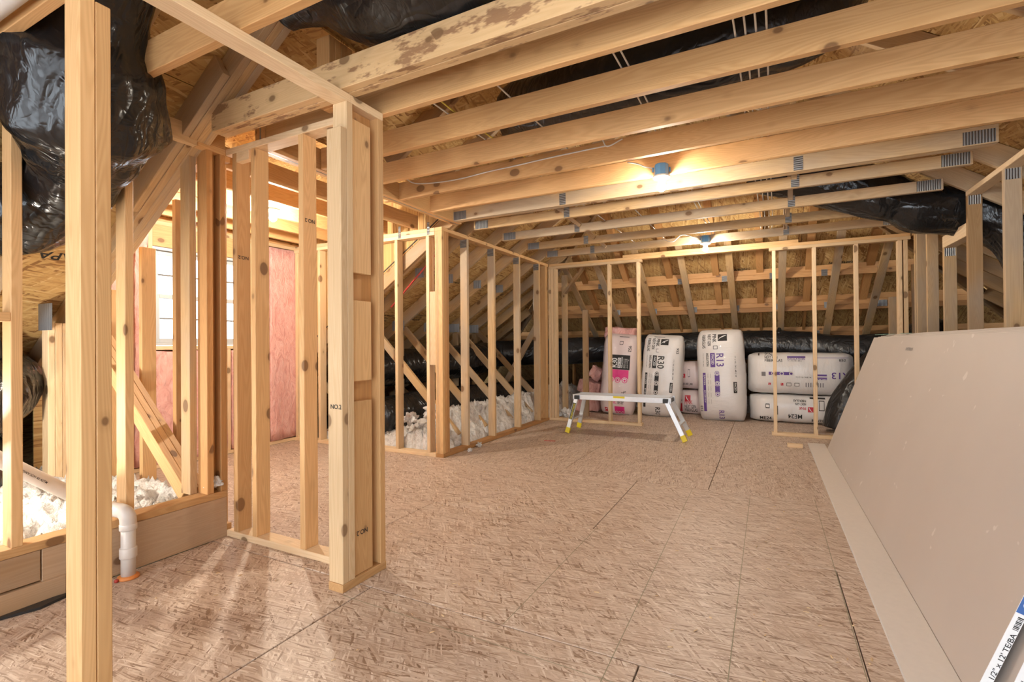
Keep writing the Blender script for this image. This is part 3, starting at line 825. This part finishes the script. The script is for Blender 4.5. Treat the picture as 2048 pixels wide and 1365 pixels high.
# ------------------------------------------------------------------ lamps
def lamp(name, label, x, y, ztop, group='bare bulbs on the ceiling', blue=True, watt=1.0):
    o = root(name, label, 'lamp', (x, y, ztop), None, group)
    z = -.080 if blue else -.002
    if blue:
        b = lathe('junction_box', [(.044, -.078), (.047, -.072), (.047, -.004), (.044, 0)], M['bluebox'], o, 8, smooth=False)
        for a in (0.4, 3.5):
            lathe('box_ear', [(.006, -.05), (.006, -.02)], M['bluebox'], b, 6, (.056 * math.cos(a), .056 * math.sin(a), 0))
    lathe('lampholder', [(.058, z), (.058, z - .012), (.046, z - .018), (.026, z - .022), (.024, z - .034), (.020, z - .036)], M['porcelain'], o, 28)
    zb_ = z - .036
    prof = [(.014, zb_), (.016, zb_ - .006), (.024, zb_ - .020)] + [(.0305 * math.cos(a), zb_ - .040 - .0305 * math.sin(a)) for a in [i * math.pi / 2 / 6 for i in range(0, 6)]] + [(.002, zb_ - .0705)]
    bm_ = M['bulb'] if watt == 1.0 else emit('lit_bulb_soft', (1.0, .91, .77), watt * BULB_WATT / (math.pi * .0115))
    lathe('bulb', prof, bm_, o, 24)
    return o
lamp('bulb_lamp', 'lit bulb on a blue box under the near ceiling joists', -.63, 3.482, 2.355)
lamp('bulb_lamp', 'lit bulb on a blue box by the far partition', -.618, 6.128, 2.37, watt=1.5)
lamp('bulb_lamp', 'lit bulb on a white holder in the dormer ceiling', -3.74, 2.80, HC, blue=False, watt=3.0)
lamp('bulb_lamp', 'lit bulb on a blue box above the photographer', -.55, .738 - .035, 2.355, watt=.28)
al = lamp('bulb_lamp', 'added fill bulb hung on a cord in the left attic outside the picture', -3.5, .68, .80, blue=False, watt=1.4)  # unseen bulb and cord, added to brighten the attic boards and loose insulation
tube('cord', [(-3.5, .68, .80), (-3.5, .66, 1.4), (-3.5, .63, zl(-3.5) + .04)], .004, M['cable'], al, 3, 6)

# ------------------------------------------------------------------ cables
def cable(label, pts, mat='cable', r=.0045, n=5):
    o = tube('cable', pts, r, M[mat], None, n, 6); return tag(o, label, 'cable', 'white cables over the joists' if 'draped' in label else None)
yD = 3.155 - W2 - .006
cable('white cable stapled along the side of the middle joist', [px(u, v, y=yD) for u, v in ((812, 358), (830, 367), (868, 366), (920, 358), (975, 344), (1030, 332), (1090, 318), (1150, 305), (1212, 292))])
cable('loose white cable end hooked over the middle joist', [px(u, v, y=yD) for u, v in ((1205, 280), (1215, 293), (1245, 278))])
cable('white cable feeding the near bulb box', [px(1255, 325, y=3.51), px(1275, 328, y=3.49), px(1290, 334, y=3.48), (-.675, 3.482, 2.335)])
cable('white cable feeding the far bulb box', [px(1323, 478, y=6.15), px(1345, 484, y=6.14), px(1365, 470, y=6.13), px(1397, 478, y=6.128)])
for i, (x, xe) in enumerate(((-1.62, -1.50), (-1.22, -1.12), (-.62, -.58), (-.585, -.545), (-.12, -.06), (-.08, -.02), (-.04, .02), (.0, .05))):
    k = 'first second third fourth fifth sixth seventh eighth'.split()[i]
    cable('%s white cable from the left, draped across the joist tops' % k, [(x, 1.75, HC + .16), (x + .02, 2.6, HC + .147), ((x + xe) / 2, 3.6, HC + .147), (xe, 4.6, HC + .12), (xe + .02, 6.2, HC + .11), (xe - .05, 7.0, HC + .2)])
cable('yellow cable draped across the joist tops on the left', [(-1.60, 1.7, HC + .22), (-1.56, 2.5, HC + .149), (-1.45, 3.6, HC + .149)], 'cable_y')
cable('yellow and white cable hanging over the stained beam', [(-1.0, 1.63, HC + .4), (-.98, 1.68, HC + .16), (-.95, 1.8, HC + .15)], 'cable_y')
cable('thin white cable slanting behind the corner stud', [(XL - .12, 6.48, 2.1), (XL - .16, 6.52, 1.85), (XL - .2, 6.6, 1.62)])

# ------------------------------------------------------------------ pipes
pv = root('vent_pipe', 'white pvc pipe stub with elbow rising from the floor at the rim board', 'pipe', (-2.775, 1.275, 0))
lathe('pipe', [(.030, .0), (.030, .29)], M['pvc'], pv, 24)
lathe('coupling', [(.034, .10), (.036, .103), (.036, .147), (.034, .15)], M['pvc'], pv, 24)
lathe('collar', [(.034, .235), (.036, .238), (.036, .262), (.034, .265)], M['pvc'], pv, 24)
tube('elbow', [(-2.775, 1.275, .262), (-2.775, 1.273, .295), (-2.790, 1.268, .318), (-2.82, 1.26, .326), (-2.90, 1.25, .327)], .034, M['pvc'], pv, 6, 20)
pv2 = lathe('sealant_ring', [(.031, .0), (.046, .002), (.044, .012), (.031, .016)], M['caulk'], pv, 20)
lathe('outlet_cap', [(.004, .0), (.009, .002), (.009, .012), (.003, .016)], M['redpipe'], pv, 10, (.005, -.052, 0))
dp = root('drain_pipe', 'white pvc drain pipe sloping down behind the knee wall studs', 'pipe', (-3.2, .95, .6))
tube('pipe', [(-3.2, .35, 1.13), (-3.2, .95, .60), (-3.2, 1.245, .34), (-3.2, 1.45, .16)], .034, M['pvc'], dp, 4, 20)
dv = (Vector((-3.2, 1.245, .34)) - Vector((-3.2, .95, .60))).normalized(); nv = Vector((1, 0, 0)); uv = nv.cross(dv)
flat_text('pipe_print', 'PVC DWV SCH 40 ASTM', Vector((-3.166, .99, .555)) , dv, uv, .010, M['ink'], dp, lift=.002)
o = tube('red_water_pipe', [(-3.75, 4.3, 1.55), (-3.35, 4.3, 1.90), (-3.0, 4.3, 2.2)], .010, M['redpipe'], None, 4, 10); tag(o, 'red water pipe slanting behind the dormer wall', 'pipe')
duct_print = [(-4.17, .87), (-4.02, .72)]

# ------------------------------------------------------------------ insulation bags
class Bag:
    def __init__(s, name, label, W, H, D, mat, seed, group, n=3.2, endp=7.0):
        s.W, s.H, s.D, s.seed, s.n, s.endp = W, H, D, seed, n, endp
        s.o = root(name, label, 'insulation bag', (0, 0, 0), None, group)
        NZ, NS = 34, 48; vs, fs = [], []
        for i in range(NZ + 1):
            t = i / NZ; t = .5 - .5 * math.cos(math.pi * t) if 0 < i < NZ else t
            for j in range(NS):
                a = 2 * math.pi * j / NS; vs.append(s.pt(a, t * H))
        for i in range(NZ):
            for j in range(NS):
                k = (j + 1) % NS; fs.append((i * NS + j, i * NS + k, (i + 1) * NS + k, (i + 1) * NS + j))
        fs.append(tuple(range(NS))[::-1]); fs.append(tuple(range(NZ * NS, (NZ + 1) * NS)))
        mesh_obj('wrapper', vs, fs, mat, s.o, True)

    def ab(s, z):
        q = min(1, abs(2 * z / s.H - 1))
        return s.W / 2 * (1 - .10 * q ** 6) * (1 - .10 * q ** 30), s.D / 2 * (1 - .55 * q ** s.endp) * (1 - .45 * q ** 30)

    def wrinkle(s, x, y, z):
        v = Vector((x * 5, y * 5, z * 4 + s.seed)); w = .010 * noise.noise(v) + .006 * noise.noise(v * 3.1)
        q = abs(2 * z / s.H - 1)
        return w + .012 * q ** 4 * noise.noise(Vector((x * 22, y * 22, z * 3 + s.seed)))

    def pt(s, a, z):
        A, B = s.ab(z); c, d = math.cos(a), math.sin(a)
        x = A * math.copysign(abs(c) ** (2 / s.n), c); y = B * math.copysign(abs(d) ** (2 / s.n), d)
        w = s.wrinkle(x, y, z); L = math.hypot(x, y) or 1
        return (x + x / L * w, y + y / L * w, z + .012 * noise.noise(Vector((x * 6, y * 6, s.seed))) * abs(2 * z / s.H - 1))

    def front(s, x, z, lift=.004):
        A, B = s.ab(z); u = min(.985, abs(x) / A); y = -B * (1 - u ** s.n) ** (1 / s.n)
        return (x, y - s.wrinkle(x, y, z) - lift, z)

    def put(s, name, verts, faces, mat, lift=.004):
        mesh_obj(name, [s.front(v[0], v[1], lift) for v in verts], faces, mat, s.o)

    def text(s, body, sx, tz, h, mat, d='down', length=None, lift=.004):
        """sx, tz = start of the base line (fractions of width / height); h, length in metres"""
        vs, fs, w = text_geo(body); k = h / .7; kx = (length / w) if length else k
        X, Z = (sx - .5) * s.W, tz * s.H
        f = {'down': lambda a, b: (X + b, Z - a), 'up': lambda a, b: (X - b, Z + a), 'right': lambda a, b: (X + a, Z + b), 'flip': lambda a, b: (X - a, Z - b)}[d]
        # split long letters so they follow the curve
        s.put('lettering', [f(v[0] * kx, v[1] * k) for v in vs], fs, mat, lift)

    def rect(s, x0, x1, z0, z1, mat, name='printed_block', lift=.0025):
        n, m_ = 8, 8; vs = [((x0 + (x1 - x0) * i / n - .5) * s.W, (z0 + (z1 - z0) * j / m_) * s.H) for j in range(m_ + 1) for i in range(n + 1)]
        fs = [(j * (n + 1) + i, j * (n + 1) + i + 1, (j + 1) * (n + 1) + i + 1, (j + 1) * (n + 1) + i) for j in range(m_) for i in range(n)]
        s.put(name, vs, fs, mat, lift)

    def disc(s, x, z, r, mat, r_in=0., lift=.0055, name='printed_ring'):
        X, Z = (x - .5) * s.W, z * s.H; k = 20; vs, fs = [], []
        for i in range(k):
            a = 2 * math.pi * i / k; vs += [(X + r * math.cos(a), Z + r * math.sin(a)), (X + r_in * math.cos(a), Z + r_in * math.sin(a))]
        for i in range(k):
            j = (i + 1) % k; fs.append((2 * i, 2 * j, 2 * j + 1, 2 * i + 1))
        s.put(name, vs, fs, mat, lift)

    def logo(s, x0, x1, z0, z1, mat):
        s.rect(x0, x1, z0, z1, mat, 'logo')
        # pale swoosh across the square mark
        vs, fs = [], []; k = 10
        for i in range(k + 1):
            t = i / k; xx = x0 + (x1 - x0) * (.08 + .84 * t); zz = z0 + (z1 - z0) * (.22 + .62 * t ** .55); w = (z1 - z0) * (.03 + .05 * math.sin(math.pi * t))
            vs += [((xx - .5) * s.W, (zz - w) * s.H), ((xx - .5) * s.W, (zz + w) * s.H)]
        for i in range(k): fs.append((2 * i, 2 * i + 2, 2 * i + 3, 2 * i + 1))
        s.put('logo_swoosh', vs, fs, M['tape'], .0045)

    def pose(s, loc, rx=0, ry=0, rz=0):
        s.o.location = loc; s.o.rotation_euler = (rx, ry, rz); return s


def faced_bag(b, num, ink, col, code, sub):
    b.logo(.47, .66, .865, .94, ink)
    b.text('PINK', .36, .945, .050, ink, length=.125)
    b.rect(.37, .46, .775, .815, ink); b.rect(.38, .45, .78, .81, M['bag'], lift=.004)
    b.text('NEXT GEN', .26, .945, .042, ink, length=.17)
    b.text('FIBERGLAS', .14, .945, .044, ink, length=.205)
    b.text(num, .43, .735, .095, col, length=.195)
    b.rect(.30, .40, .58, .735, col); b.text('FACED', .325, .72, .034, M['tape'], length=.145, lift=.0055)
    b.text('INSULATION', .215, .735, .032, ink, length=.19)
    b.text('11 in x 15 in x 20 in x 48 in', .145, .735, .011, ink, length=.19)
    b.rect(.38, .48, .29, .52, col)
    for z in (.515, .40, .285):
        b.disc(.43, z, .036, M['bag']); b.disc(.43, z, .030, col, .023, .007); b.disc(.43, z, .012, col, 0, .007)
    b.rect(.13, .19, .10, .52, col); b.text('SAVES', .15, .50, .018, M['tape'], length=.15, lift=.0055); b.text('ENERGY', .15, .33, .018, M['tape'], length=.18, lift=.0055)
    for z in (.47, .40, .33, .26, .19):
        b.text('R-value', .235, z + .04, .009, M['greyink'], length=.06); b.text('faced batts', .29, z + .04, .008, M['greyink'], length=.06)
    b.text(num, .44, .115, .070, col if col is not ink else ink, length=.125)
    b.text(sub, .86, .84, .030, ink, length=.09)
    b.text('11 | 15 | 20 | 48 | 24', .80, .70, .016, ink, length=.30)
    b.rect(.755, .825, .30, .42, ink); b.text('FACED', .775, .41, .022, M['tape'], length=.12, lift=.0055)
    if code: b.text(code, .055, .16, .034, ink, length=.085)

GB = 'insulation bags at the far end'
b = Bag('insulation_bag', 'pinkish standing insulation bag with black and magenta R30 panel', .54, 1.27, .42, M['bag_pink'], 1, GB)
b.rect(.30, .86, .555, .735, M['ink']); b.rect(.27, .84, .425, .553, M['pinkink'])
b.text('R30', .50, .575, .085, M['tape'], 'up', .15, .0055); b.rect(.52, .61, .575, .70, M['tape'], lift=.0055); b.text('FACED', .595, .585, .030, M['ink'], 'up', .13, .007)
b.text('INSULATION', .665, .575, .026, M['tape'], 'up', .17, .0055)
for i in range(4): b.text('saves energy', .70 + i * .035, .575, .010, M['tape'], 'up', .15, .0055)
for x in (.36, .55, .75):
    b.disc(x, .425, .048, M['bag_pink']); b.disc(x, .425, .040, M['pinkink'], .030, .007); b.disc(x, .425, .016, M['pinkink'], 0, .007)
b.text('952', .80, .855, .042, M['ink'], 'down', .10); b.rect(.54, .64, .86, .905, M['ink']); b.rect(.55, .63, .866, .899, M['bag_pink'], lift=.004)
b.rect(.50, .78, .958, .966, M['ink'], 'handle_slot')
b.text('PINK', .55, .135, .048, M['pinkink'], 'up', .14); b.text('NEXT GEN', .65, .135, .040, M['ink'], 'up', .16); b.text('FIBERGLAS', .75, .135, .040, M['ink'], 'up', .19)
b.logo(.27, .34, .165, .24, M['redink']); b.logo(.20, .29, .03, .08, M['redink']); b.rect(.50, .78, .02, .105, M['pinkink'])
for x in (.55, .64, .73): b.disc(x, .03, .022, M['bag_pink'], .015)
b.text('S', .74, .30, .035, M['ink'], 'down', .03)
b.pose((-2.115, 7.72, 0), math.radians(-4), math.radians(3.2), 0)
b = Bag('insulation_bag', 'white standing insulation bag lettered R30 in black', .60, 1.25, .44, M['bag'], 7, GB)
faced_bag(b, 'R30', M['ink'], M['ink'], None, '952'); b.rect(.28, .55, .962, .968, M['ink'], 'handle_slot')
b.pose((-1.47, 7.78, 0), math.radians(-4), math.radians(3.6), 0)
b = Bag('insulation_bag', 'white standing insulation bag lettered R13 in purple', .64, 1.31, .46, M['bag'], 13, GB)
faced_bag(b, 'R13', M['ink'], M['purple'], 'E52', '')
b.pose((-.56, 7.74, 0), math.radians(-4), math.radians(-1.8), 0)

# lying bags: local top points left
b = Bag('insulation_bag', 'white insulation bag lying on its side with purple print, upper of the pair', .58, 1.27, .50, M['bag'], 19, GB)
b.text('PINK', .93, .83, .038, M['ink'], 'down', .14); b.text('NEXT GEN', .86, .83, .034, M['ink'], 'down', .16); b.text('FIBERGLAS', .785, .83, .036, M['ink'], 'down', .22)
b.rect(.88, .915, .44, .61, M['purple']); b.text('INSULATION', .835, .61, .022, M['purple'], 'down', .21); b.text('11 | 15 | 20 | 48 in', .80, .61, .012, M['ink'], 'down', .17)
b.rect(.875, .885, .0 + .05, .36, M['purple']); b.text('E52', .80, .14, .03, M['ink'], 'down', .08); b.rect(.93, .985, .88, .893, M['ink'])
b.rect(.47, .545, .56, .79, M['purple'])
for z in (.745, .665, .575): b.disc(.507, z, .026, M['bag'], .016)
b.text('R13', .545, .05, .085, M['purple'], 'up', .20); b.rect(.375, .43, .25, .345, M['purple']); b.rect(.46, .50, .25, .345, M['purple'])
b.text('FACED', .40, .255, .018, M['tape'], 'up', .10, .0055); b.text('96 | 20 in | 15 in | 11 in', .44, .39, .016, M['ink'], 'up', .18)
b.rect(.44, .54, .82, .86, M['greyink']); b.logo(.23, .28, .77, .795, M['redink']); b.logo(.22, .28, .65, .675, M['redink'])
for z0 in (.575, .50): b.rect(.21, .29, z0, z0 + .045, M['ink']); b.rect(.22, .28, z0 + .004, z0 + .041, M['bag'], lift=.004)
for i in range(8): b.rect(.20, .30, .28 + i * .022, .288 + i * .022, M['greyink'])
b.pose((1.03, 7.98, .395 + .29), 0, math.radians(-90), 0)
b = Bag('insulation_bag', 'white insulation bag lying on the floor marked ME24, lower of the pair', .385, 1.27, .46, M['bag'], 25, GB)
b.text('ME24', .10, .90, .046, M['ink'], 'down', .15); b.rect(.30, .62, .72, .727, M['ink']); b.rect(.52, .68, .80, .84, M['ink']); b.rect(.55, .65, .805, .835, M['bag'], lift=.004)
b.text('ME24', .34, .49, .058, M['ink'], 'up', .17); b.logo(.44, .62, .385, .44, M['redink']); b.text('PINK', .62, .455, .040, M['redink'], 'up', .09)
b.text('NEXT GEN', .75, .455, .03, M['ink'], 'up', .13); b.text('FIBERGLAS', .86, .455, .028, M['ink'], 'up', .15); b.text('58.67 | 48', .20, .28, .035, M['ink'], 'up', .16)
b.rect(.50, .86, .29, .34, M['ink']); b.rect(.53, .83, .295, .335, M['bag'], lift=.004); b.rect(.90, .95, .28, .42, M['ink'])
b.pose((1.05, 7.96, .195), 0, math.radians(-90), 0)
b = Bag('insulation_bag', 'pinkish insulation bag lying behind, bottom one seen between the standing bags', .38, 1.0, .5, M['bag_pink'], 31, GB)
b.logo(.55, .80, .775, .86, M['redink']); b.text('PINK', .44, .90 - .035, .062, M['redink'], 'down', .12); b.text('NEXT GEN', .28, .90 - .035, .05, M['ink'], 'down', .17); b.text('FIBERGLAS', .13, .90 - .035, .05, M['ink'], 'down', .19)
b.rect(.08, .45, .90, .945, M['redink']); b.text('GEN', .66, .96, .026, M['ink'], 'down', .05); b.text('GLAS', .56, .96, .026, M['ink'], 'down', .06)
b.pose((-.28, 8.32, .19), 0, math.radians(-90), 0)
b = Bag('insulation_bag', 'pinkish insulation bag lying behind, upper one seen between the standing bags', .44, 1.0, .5, M['bag_pink'], 37, GB)
b.logo(.42, .56, .86, .90, M['redink']); b.text('PINK', .62, .955, .022, M['redink'], 'down', .05); b.text('NEXT', .54, .955, .02, M['ink'], 'down', .05); b.text('FIBER', .46, .955, .02, M['redink'], 'down', .05)
b.rect(.45, .72, .79, .82, M['ink']); b.rect(.47, .70, .794, .816, M['bag_pink'], lift=.004); b.text('00.88 | 48', .17, .905, .03, M['ink'], 'down', .15)
b.pose((-.27, 8.32, .385 + .225), 0, math.radians(-90), 0)

# ------------------------------------------------------------------ pink batts
def batt(name, label, x0, x1, y0, y1, z0, z1, group=None, amp=.02, seed=0, rot=None):
    """soft fibreglass slab with a lumpy skin, built as one closed box grid"""
    bm = bmesh.new(); bmesh.ops.create_cube(bm, size=1)
    bmesh.ops.subdivide_edges(bm, edges=bm.edges[:], cuts=18, use_grid_fill=True)
    sx, sy, sz = x1 - x0, y1 - y0, z1 - z0; c = Vector(((x0 + x1) / 2, (y0 + y1) / 2, (z0 + z1) / 2))
    for v in bm.verts:
        q = v.co.copy(); r = Vector((q.x * sx, q.y * sy, q.z * sz))
        k = Vector((noise.noise(r * 9 + Vector((seed, 0, 0))), noise.noise(r * 9 + Vector((0, seed + 5, 0))), noise.noise(r * 9 + Vector((0, 0, seed + 9)))))
        fx = 1 - .10 * (2 * abs(q.y)) ** 4; v.co = Vector((r.x * fx, r.y, r.z)) + k * amp
    me = bpy.data.meshes.new(name); bm.to_mesh(me); bm.free(); me.materials.append(M['pink'])
    for p in me.polygons: p.use_smooth = True
    o = link(name, me); o.location = c
    if rot: o.rotation_euler = rot
    return tag(o, label, 'insulation batt', group)
GP = 'pink batts in the dormer window wall'
batt('insulation_batt', 'tall pink batt right of the dormer window, beside the corner', XW - .082, XW + .012, 3.70, 4.085, .045, 2.25, GP, .012, 1)
batt('insulation_batt', 'pink batt filling the middle bay under the dormer window', XW - .082, XW + .012, 2.845, 3.19, .045, WZ0 - .05, GP, .012, 5)
batt('insulation_batt', 'pink batt under the dormer window nearest the doorway', XW - .082, XW + .012, 2.52, 2.79, .045, WZ0 - .05, GP, .012, 8)
batt('insulation_batt', 'pink batt under the right end of the dormer window', XW - .082, XW + .012, 3.245, 3.455, .045, WZ0 - .05, GP, .012, 18)
batt('insulation_batt', 'narrow pink batt left of the dormer window', XW - .082, XW + .012, 2.35, 2.455, .045, 2.25, GP, .012, 11)
batt('insulation_batt', 'far left pink batt of the dormer window wall', XW - .082, XW + .012, 1.96, 2.29, .045, 2.25, GP, .012, 14)
batt('loose_batt', 'folded pink batt piled on the floor left of the pinkish bag', -2.86, -2.44, 7.75, 8.10, .02, .26, None, .03, 21)
batt('loose_batt', 'crumpled pink batt on top of the floor pile by the pinkish bag', -2.80, -2.42, 7.78, 8.06, .30, .50, None, .04, 25, (.1, .25, .1))
batt('loose_batt', 'small pink batt scrap topping the pile by the pinkish bag', -2.62, -2.40, 7.80, 8.02, .54, .72, None, .03, 27, (.1, .5, .1))
batt('loose_batt', 'pink batt tuft slumped over the top of the pinkish bag', -2.36, -1.86, 7.86, 8.12, 1.17, 1.37, None, .035, 31, (0, .08, 0))

# ------------------------------------------------------------------ aluminium work platform
wpf = root('work_platform', 'folding aluminium work platform with yellow feet in front of the partition', 'work platform', (-1.57, 6.03, 0))
PZ = .475
bx(wpf, 'deck', -2.16, -1.0, 5.90, 6.16, PZ - .008, PZ + .012, M['alu'], .004)
bx(wpf, 'side_rail', -2.18, -.98, 5.882, 5.90, PZ - .055, PZ + .010, M['alu'], .003)
bx(wpf, 'side_rail', -2.18, -.98, 6.16, 6.178, PZ - .055, PZ + .010, M['alu'], .003)
for i in range(5): bx(wpf, 'tread_strip', -2.14, -1.02, 5.925 + i * .05, 5.94 + i * .05, PZ + .012, PZ + .0145, M['alu'], 0)
bx(wpf, 'warning_label', -1.66, -1.52, 5.8805, 5.882, PZ - .018, PZ + .006, M['yellow'], 0)
for sx, xt, xf in ((-1, -2.12, -2.235), (1, -1.04, -.815)):
    bx(wpf, 'end_bracket', xt - .05, xt + .05, 5.884, 6.176, PZ - .05, PZ - .010, M['blackplastic'], .004)
    feet = []
    for sy, yt, yf in ((-1, 5.868, 5.815), (1, 6.192, 6.245)):
        a, f = Vector((xt, yt, PZ - .01)), Vector((xf, yf, .0))
        d = (f - a); leg = beam(wpf, 'leg', a, a + d * .86, .028, .05, M['alu'], (1, 0, 0))
        beam(wpf, 'foot', a + d * .84, a + d * .985, .034, .056, M['yellow'], (1, 0, 0), .004)
        if sx < 0 and sy < 0: beam(wpf, 'brand_label', a + d * .18 + Vector((-.0, -.016, 0)), a + d * .62 + Vector((0, -.016, 0)), .003, .038, M['blackplastic'], (1, 0, 0), 0)
        feet.append(a + d * .62)
        bx(wpf, 'hinge', xt - .03, xt + .03, yt - .02, yt + .018, PZ - .05, PZ - .0, M['blackplastic'], .004)
    beam(wpf, 'rung', feet[0], feet[1], .05, .022, M['alu'], (0, 0, 1), .004)
flat_text('brand_lettering', 'GORILLA LADDERS', Vector((-2.145, 5.832, .375)), Vector((-.115, -.053, -.465)), Vector((.97, 0, -.23)), .022, M['yellow'], wpf, .20, .006)

# ------------------------------------------------------------------ drywall
GD = 'drywall sheets leaning on the right wall'
LEAN0 = Vector((.333, 0, .943)).normalized()
TH = .0127
ends = [(2.015, 6.05), (1.975, 6.02), (1.95, 6.06), (1.96, 6.0), (1.90, 6.08)]
for k, (ya, yb) in enumerate(ends):
    which = ('front', 'second', 'third', 'fourth', 'rearmost')[k]
    lx = .333 - .0185 * k; LEAN = Vector((lx, 0, math.sqrt(1 - lx * lx))); NRM = Vector((LEAN.z, 0, -LEAN.x))   # NRM points into the stack
    base = Vector((.555 + .052 * k, 0, .011))
    o = root('drywall_pair', '%s pair of taped drywall sheets in the leaning stack' % which, 'drywall', (base.x, (ya + yb) / 2, 0), None, GD)
    for j in range(2):
        a = base + NRM * (TH * (j + .5)); a = a + LEAN * ((.0 if j == 0 else .0045)); bq = a + LEAN * 1.2192
        if a.z < .005: a = a + LEAN * (.005 - a.z)
        mid = (a + bq) / 2; wdt = (bq - a).length
        beam(o, 'sheet', (mid.x, ya + .001, mid.z), (mid.x, yb, mid.z), TH - .0006, wdt, M['drywall'], LEAN, .001)
        beam(o, 'edge_paper', Vector((bq.x, ya + .002, bq.z)) + LEAN * .0006, Vector((bq.x, yb, bq.z)) + LEAN * .0006, TH - .001, .0012, M['paper'], LEAN, 0)
        for yy in (ya + .0004, yb - .0002):
            beam(o, 'gypsum_end', a + Vector((0, yy - a.y, 0)) + LEAN * .002, bq + Vector((0, yy - bq.y, 0)) - LEAN * .002, .0018, TH - .002, M['gypsum'], NRM, 0)
    # end tape over the near end, with lettering
    mid = base + NRM * TH; yy = ya - .0012
    a, bq = mid + LEAN * .05, mid + LEAN * 1.17
    beam(o, 'end_tape', Vector((a.x, yy, a.z)), Vector((bq.x, yy, bq.z)), .0015, 2 * TH + .001, M['tape'], NRM, 0)
    if k < 2:
        at = lambda l, q: Vector(((mid + LEAN * l + NRM * q).x, yy - .0008, (mid + LEAN * l + NRM * q).z))
        flat_text('tape_lettering', '1/2" x 12\' TE/BA', at(.085, .0115), LEAN, -NRM, .013, M['ink'], o, .165, .0006)
        for i in range(9): beam(o, 'bar_code', at(.262 + i * .005, -.003), at(.262 + i * .005, .0105), .0006, .002 + .001 * (i % 3), M['ink'], LEAN, 0)
        beam(o, 'tape_band', at(.315, -.0015), at(.62, -.0015), .0006, .022, M['blueink'], NRM, 0)
        flat_text('tape_lettering', 'GYPSUM BOARD', at(.335, .0055), LEAN, -NRM, .011, M['tape'], o, .24, .0012)
LEAN = LEAN0
flat_text('sheet_print', 'SHEETROCK', Vector((.555, 4.62, 0)) + LEAN * 1.115 + Vector((-.001, 0, .004)), (0, -1, 0), LEAN, .022, M['greyink'], None, .20, .003)
bpy.data.objects['sheet_print'].parent = None
sp = bpy.data.objects['sheet_print']; fp = [o for o in bpy.data.objects if o.name.startswith('drywall_pair')][0]
sp.parent = fp; sp.location = -fp.location
st = root('drywall_strip', 'long narrow drywall offcut lying on the floor along the leaning stack', 'drywall', (.47, 4.0, 0))
bx(st, 'sheet', .397, .554, 1.75, 6.30, .001, .0135, M['paper'], .001)
bx(st, 'edge_paper', .395, .397, 1.75, 6.30, .0012, .0133, M['gypsum'], 0)
for i, (x, y, l) in enumerate(((1.02, 5.62, .22), (1.0, 5.93, .10), (1.04, 5.1, .14))):
    o = prism('tape_scrap', [(x - .05, y, 1.186), (x + .03, y + .02, 1.188), (x + .035, y + l, 1.190), (x - .03, y + l * .8, 1.187)], .004, plain('pale_green_tape', (.30, .48, .36), .6), None)
    tag(o, ('torn pale green tape on the far corner of the drywall stack', 'small green tape shred at the drywall stack corner', 'green tape piece along the drywall stack top')[i], 'tape')

# ------------------------------------------------------------------ small things on the floor
o = bx(None, 'wood_offcut', .19, .335, 6.02, 6.075, .0, .038, M['pine_pale']); tag(o, 'short pale lumber offcut on the floor before the drywall strip', 'offcut')
o = beam(None, 'pencil', (-2.29, 5.22, .004), (-2.165, 5.26, .004), .008, .008, M['redpipe']); tag(o, 'red carpenter pencil on the floor near the stud wall', 'pencil')
o = prism('black_flashing', [(XL + .02, .80, .001), (XL + .07, .95, .001), (XL + .03, 1.10, .001), (XL + .0125, 1.02, .001)], .012, M['blackplastic'], None); tag(o, 'black scrap lying at the foot of the rim board', 'scrap')
random.seed(4)
vs, fs = [], []
for i in range(260):
    x, y = random.uniform(-2.6, .35), random.uniform(1.2, 6.6); a = random.uniform(0, 6.3); L, w = random.uniform(.003, .012), random.uniform(.0015, .004); z = .0012
    c, s_ = math.cos(a), math.sin(a); k = len(vs)
    for dx_, dy_, dz in ((-L, -w, 0), (L, -w, 0), (L, w, .002), (-L, w, .002)): vs.append((x + dx_ * c - dy_ * s_, y + dx_ * s_ + dy_ * c, z + dz))
    vs.append((x, y, z + .004)); fs += [(k, k + 1, k + 4), (k + 1, k + 2, k + 4), (k + 2, k + 3, k + 4), (k + 3, k, k + 4), (k + 3, k + 2, k + 1, k)]
tag(mesh_obj('sawdust_chips', vs, fs, M['pine_pale'], floor), kind='stuff')

# lettering on the low duct behind the knee wall
def duct_text(body, p, ax, r, h, flip=1):
    p, ax = Vector(p), Vector(ax).normalized(); n = CAM - p; n = (n - ax * n.dot(ax)).normalized(); y = n.cross(ax)
    flat_text('duct_lettering', body, p + n * r, ax, y, h, M['white_print'], d7, None, .002)
duct_text('R-8.0', (-4.18, 1.02, .76), (-.37, .47, .20), .222, .045)
duct_text('FLEX', (-3.86, .58, .56), (-.30, .5, .16), .222, .045)

# white pipe lying on the joists in the top left corner
cp = root('ceiling_pipe', 'white pvc pipe slung between the joists in the top left corner', 'pipe', (-2.4, .705, HC + .025))
tube('pipe', [(-2.75, .705, HC + .025), (-2.2, .705, HC + .025), (-1.7, .705, HC + .025), (-1.2, .705, HC + .025)], .03, M['pvc'], cp, 2, 18)
bx(cp, 'pipe_hanger', -1.95, -1.925, .736, .7515, HC - .01, HC + .06, M['steel'], 0)
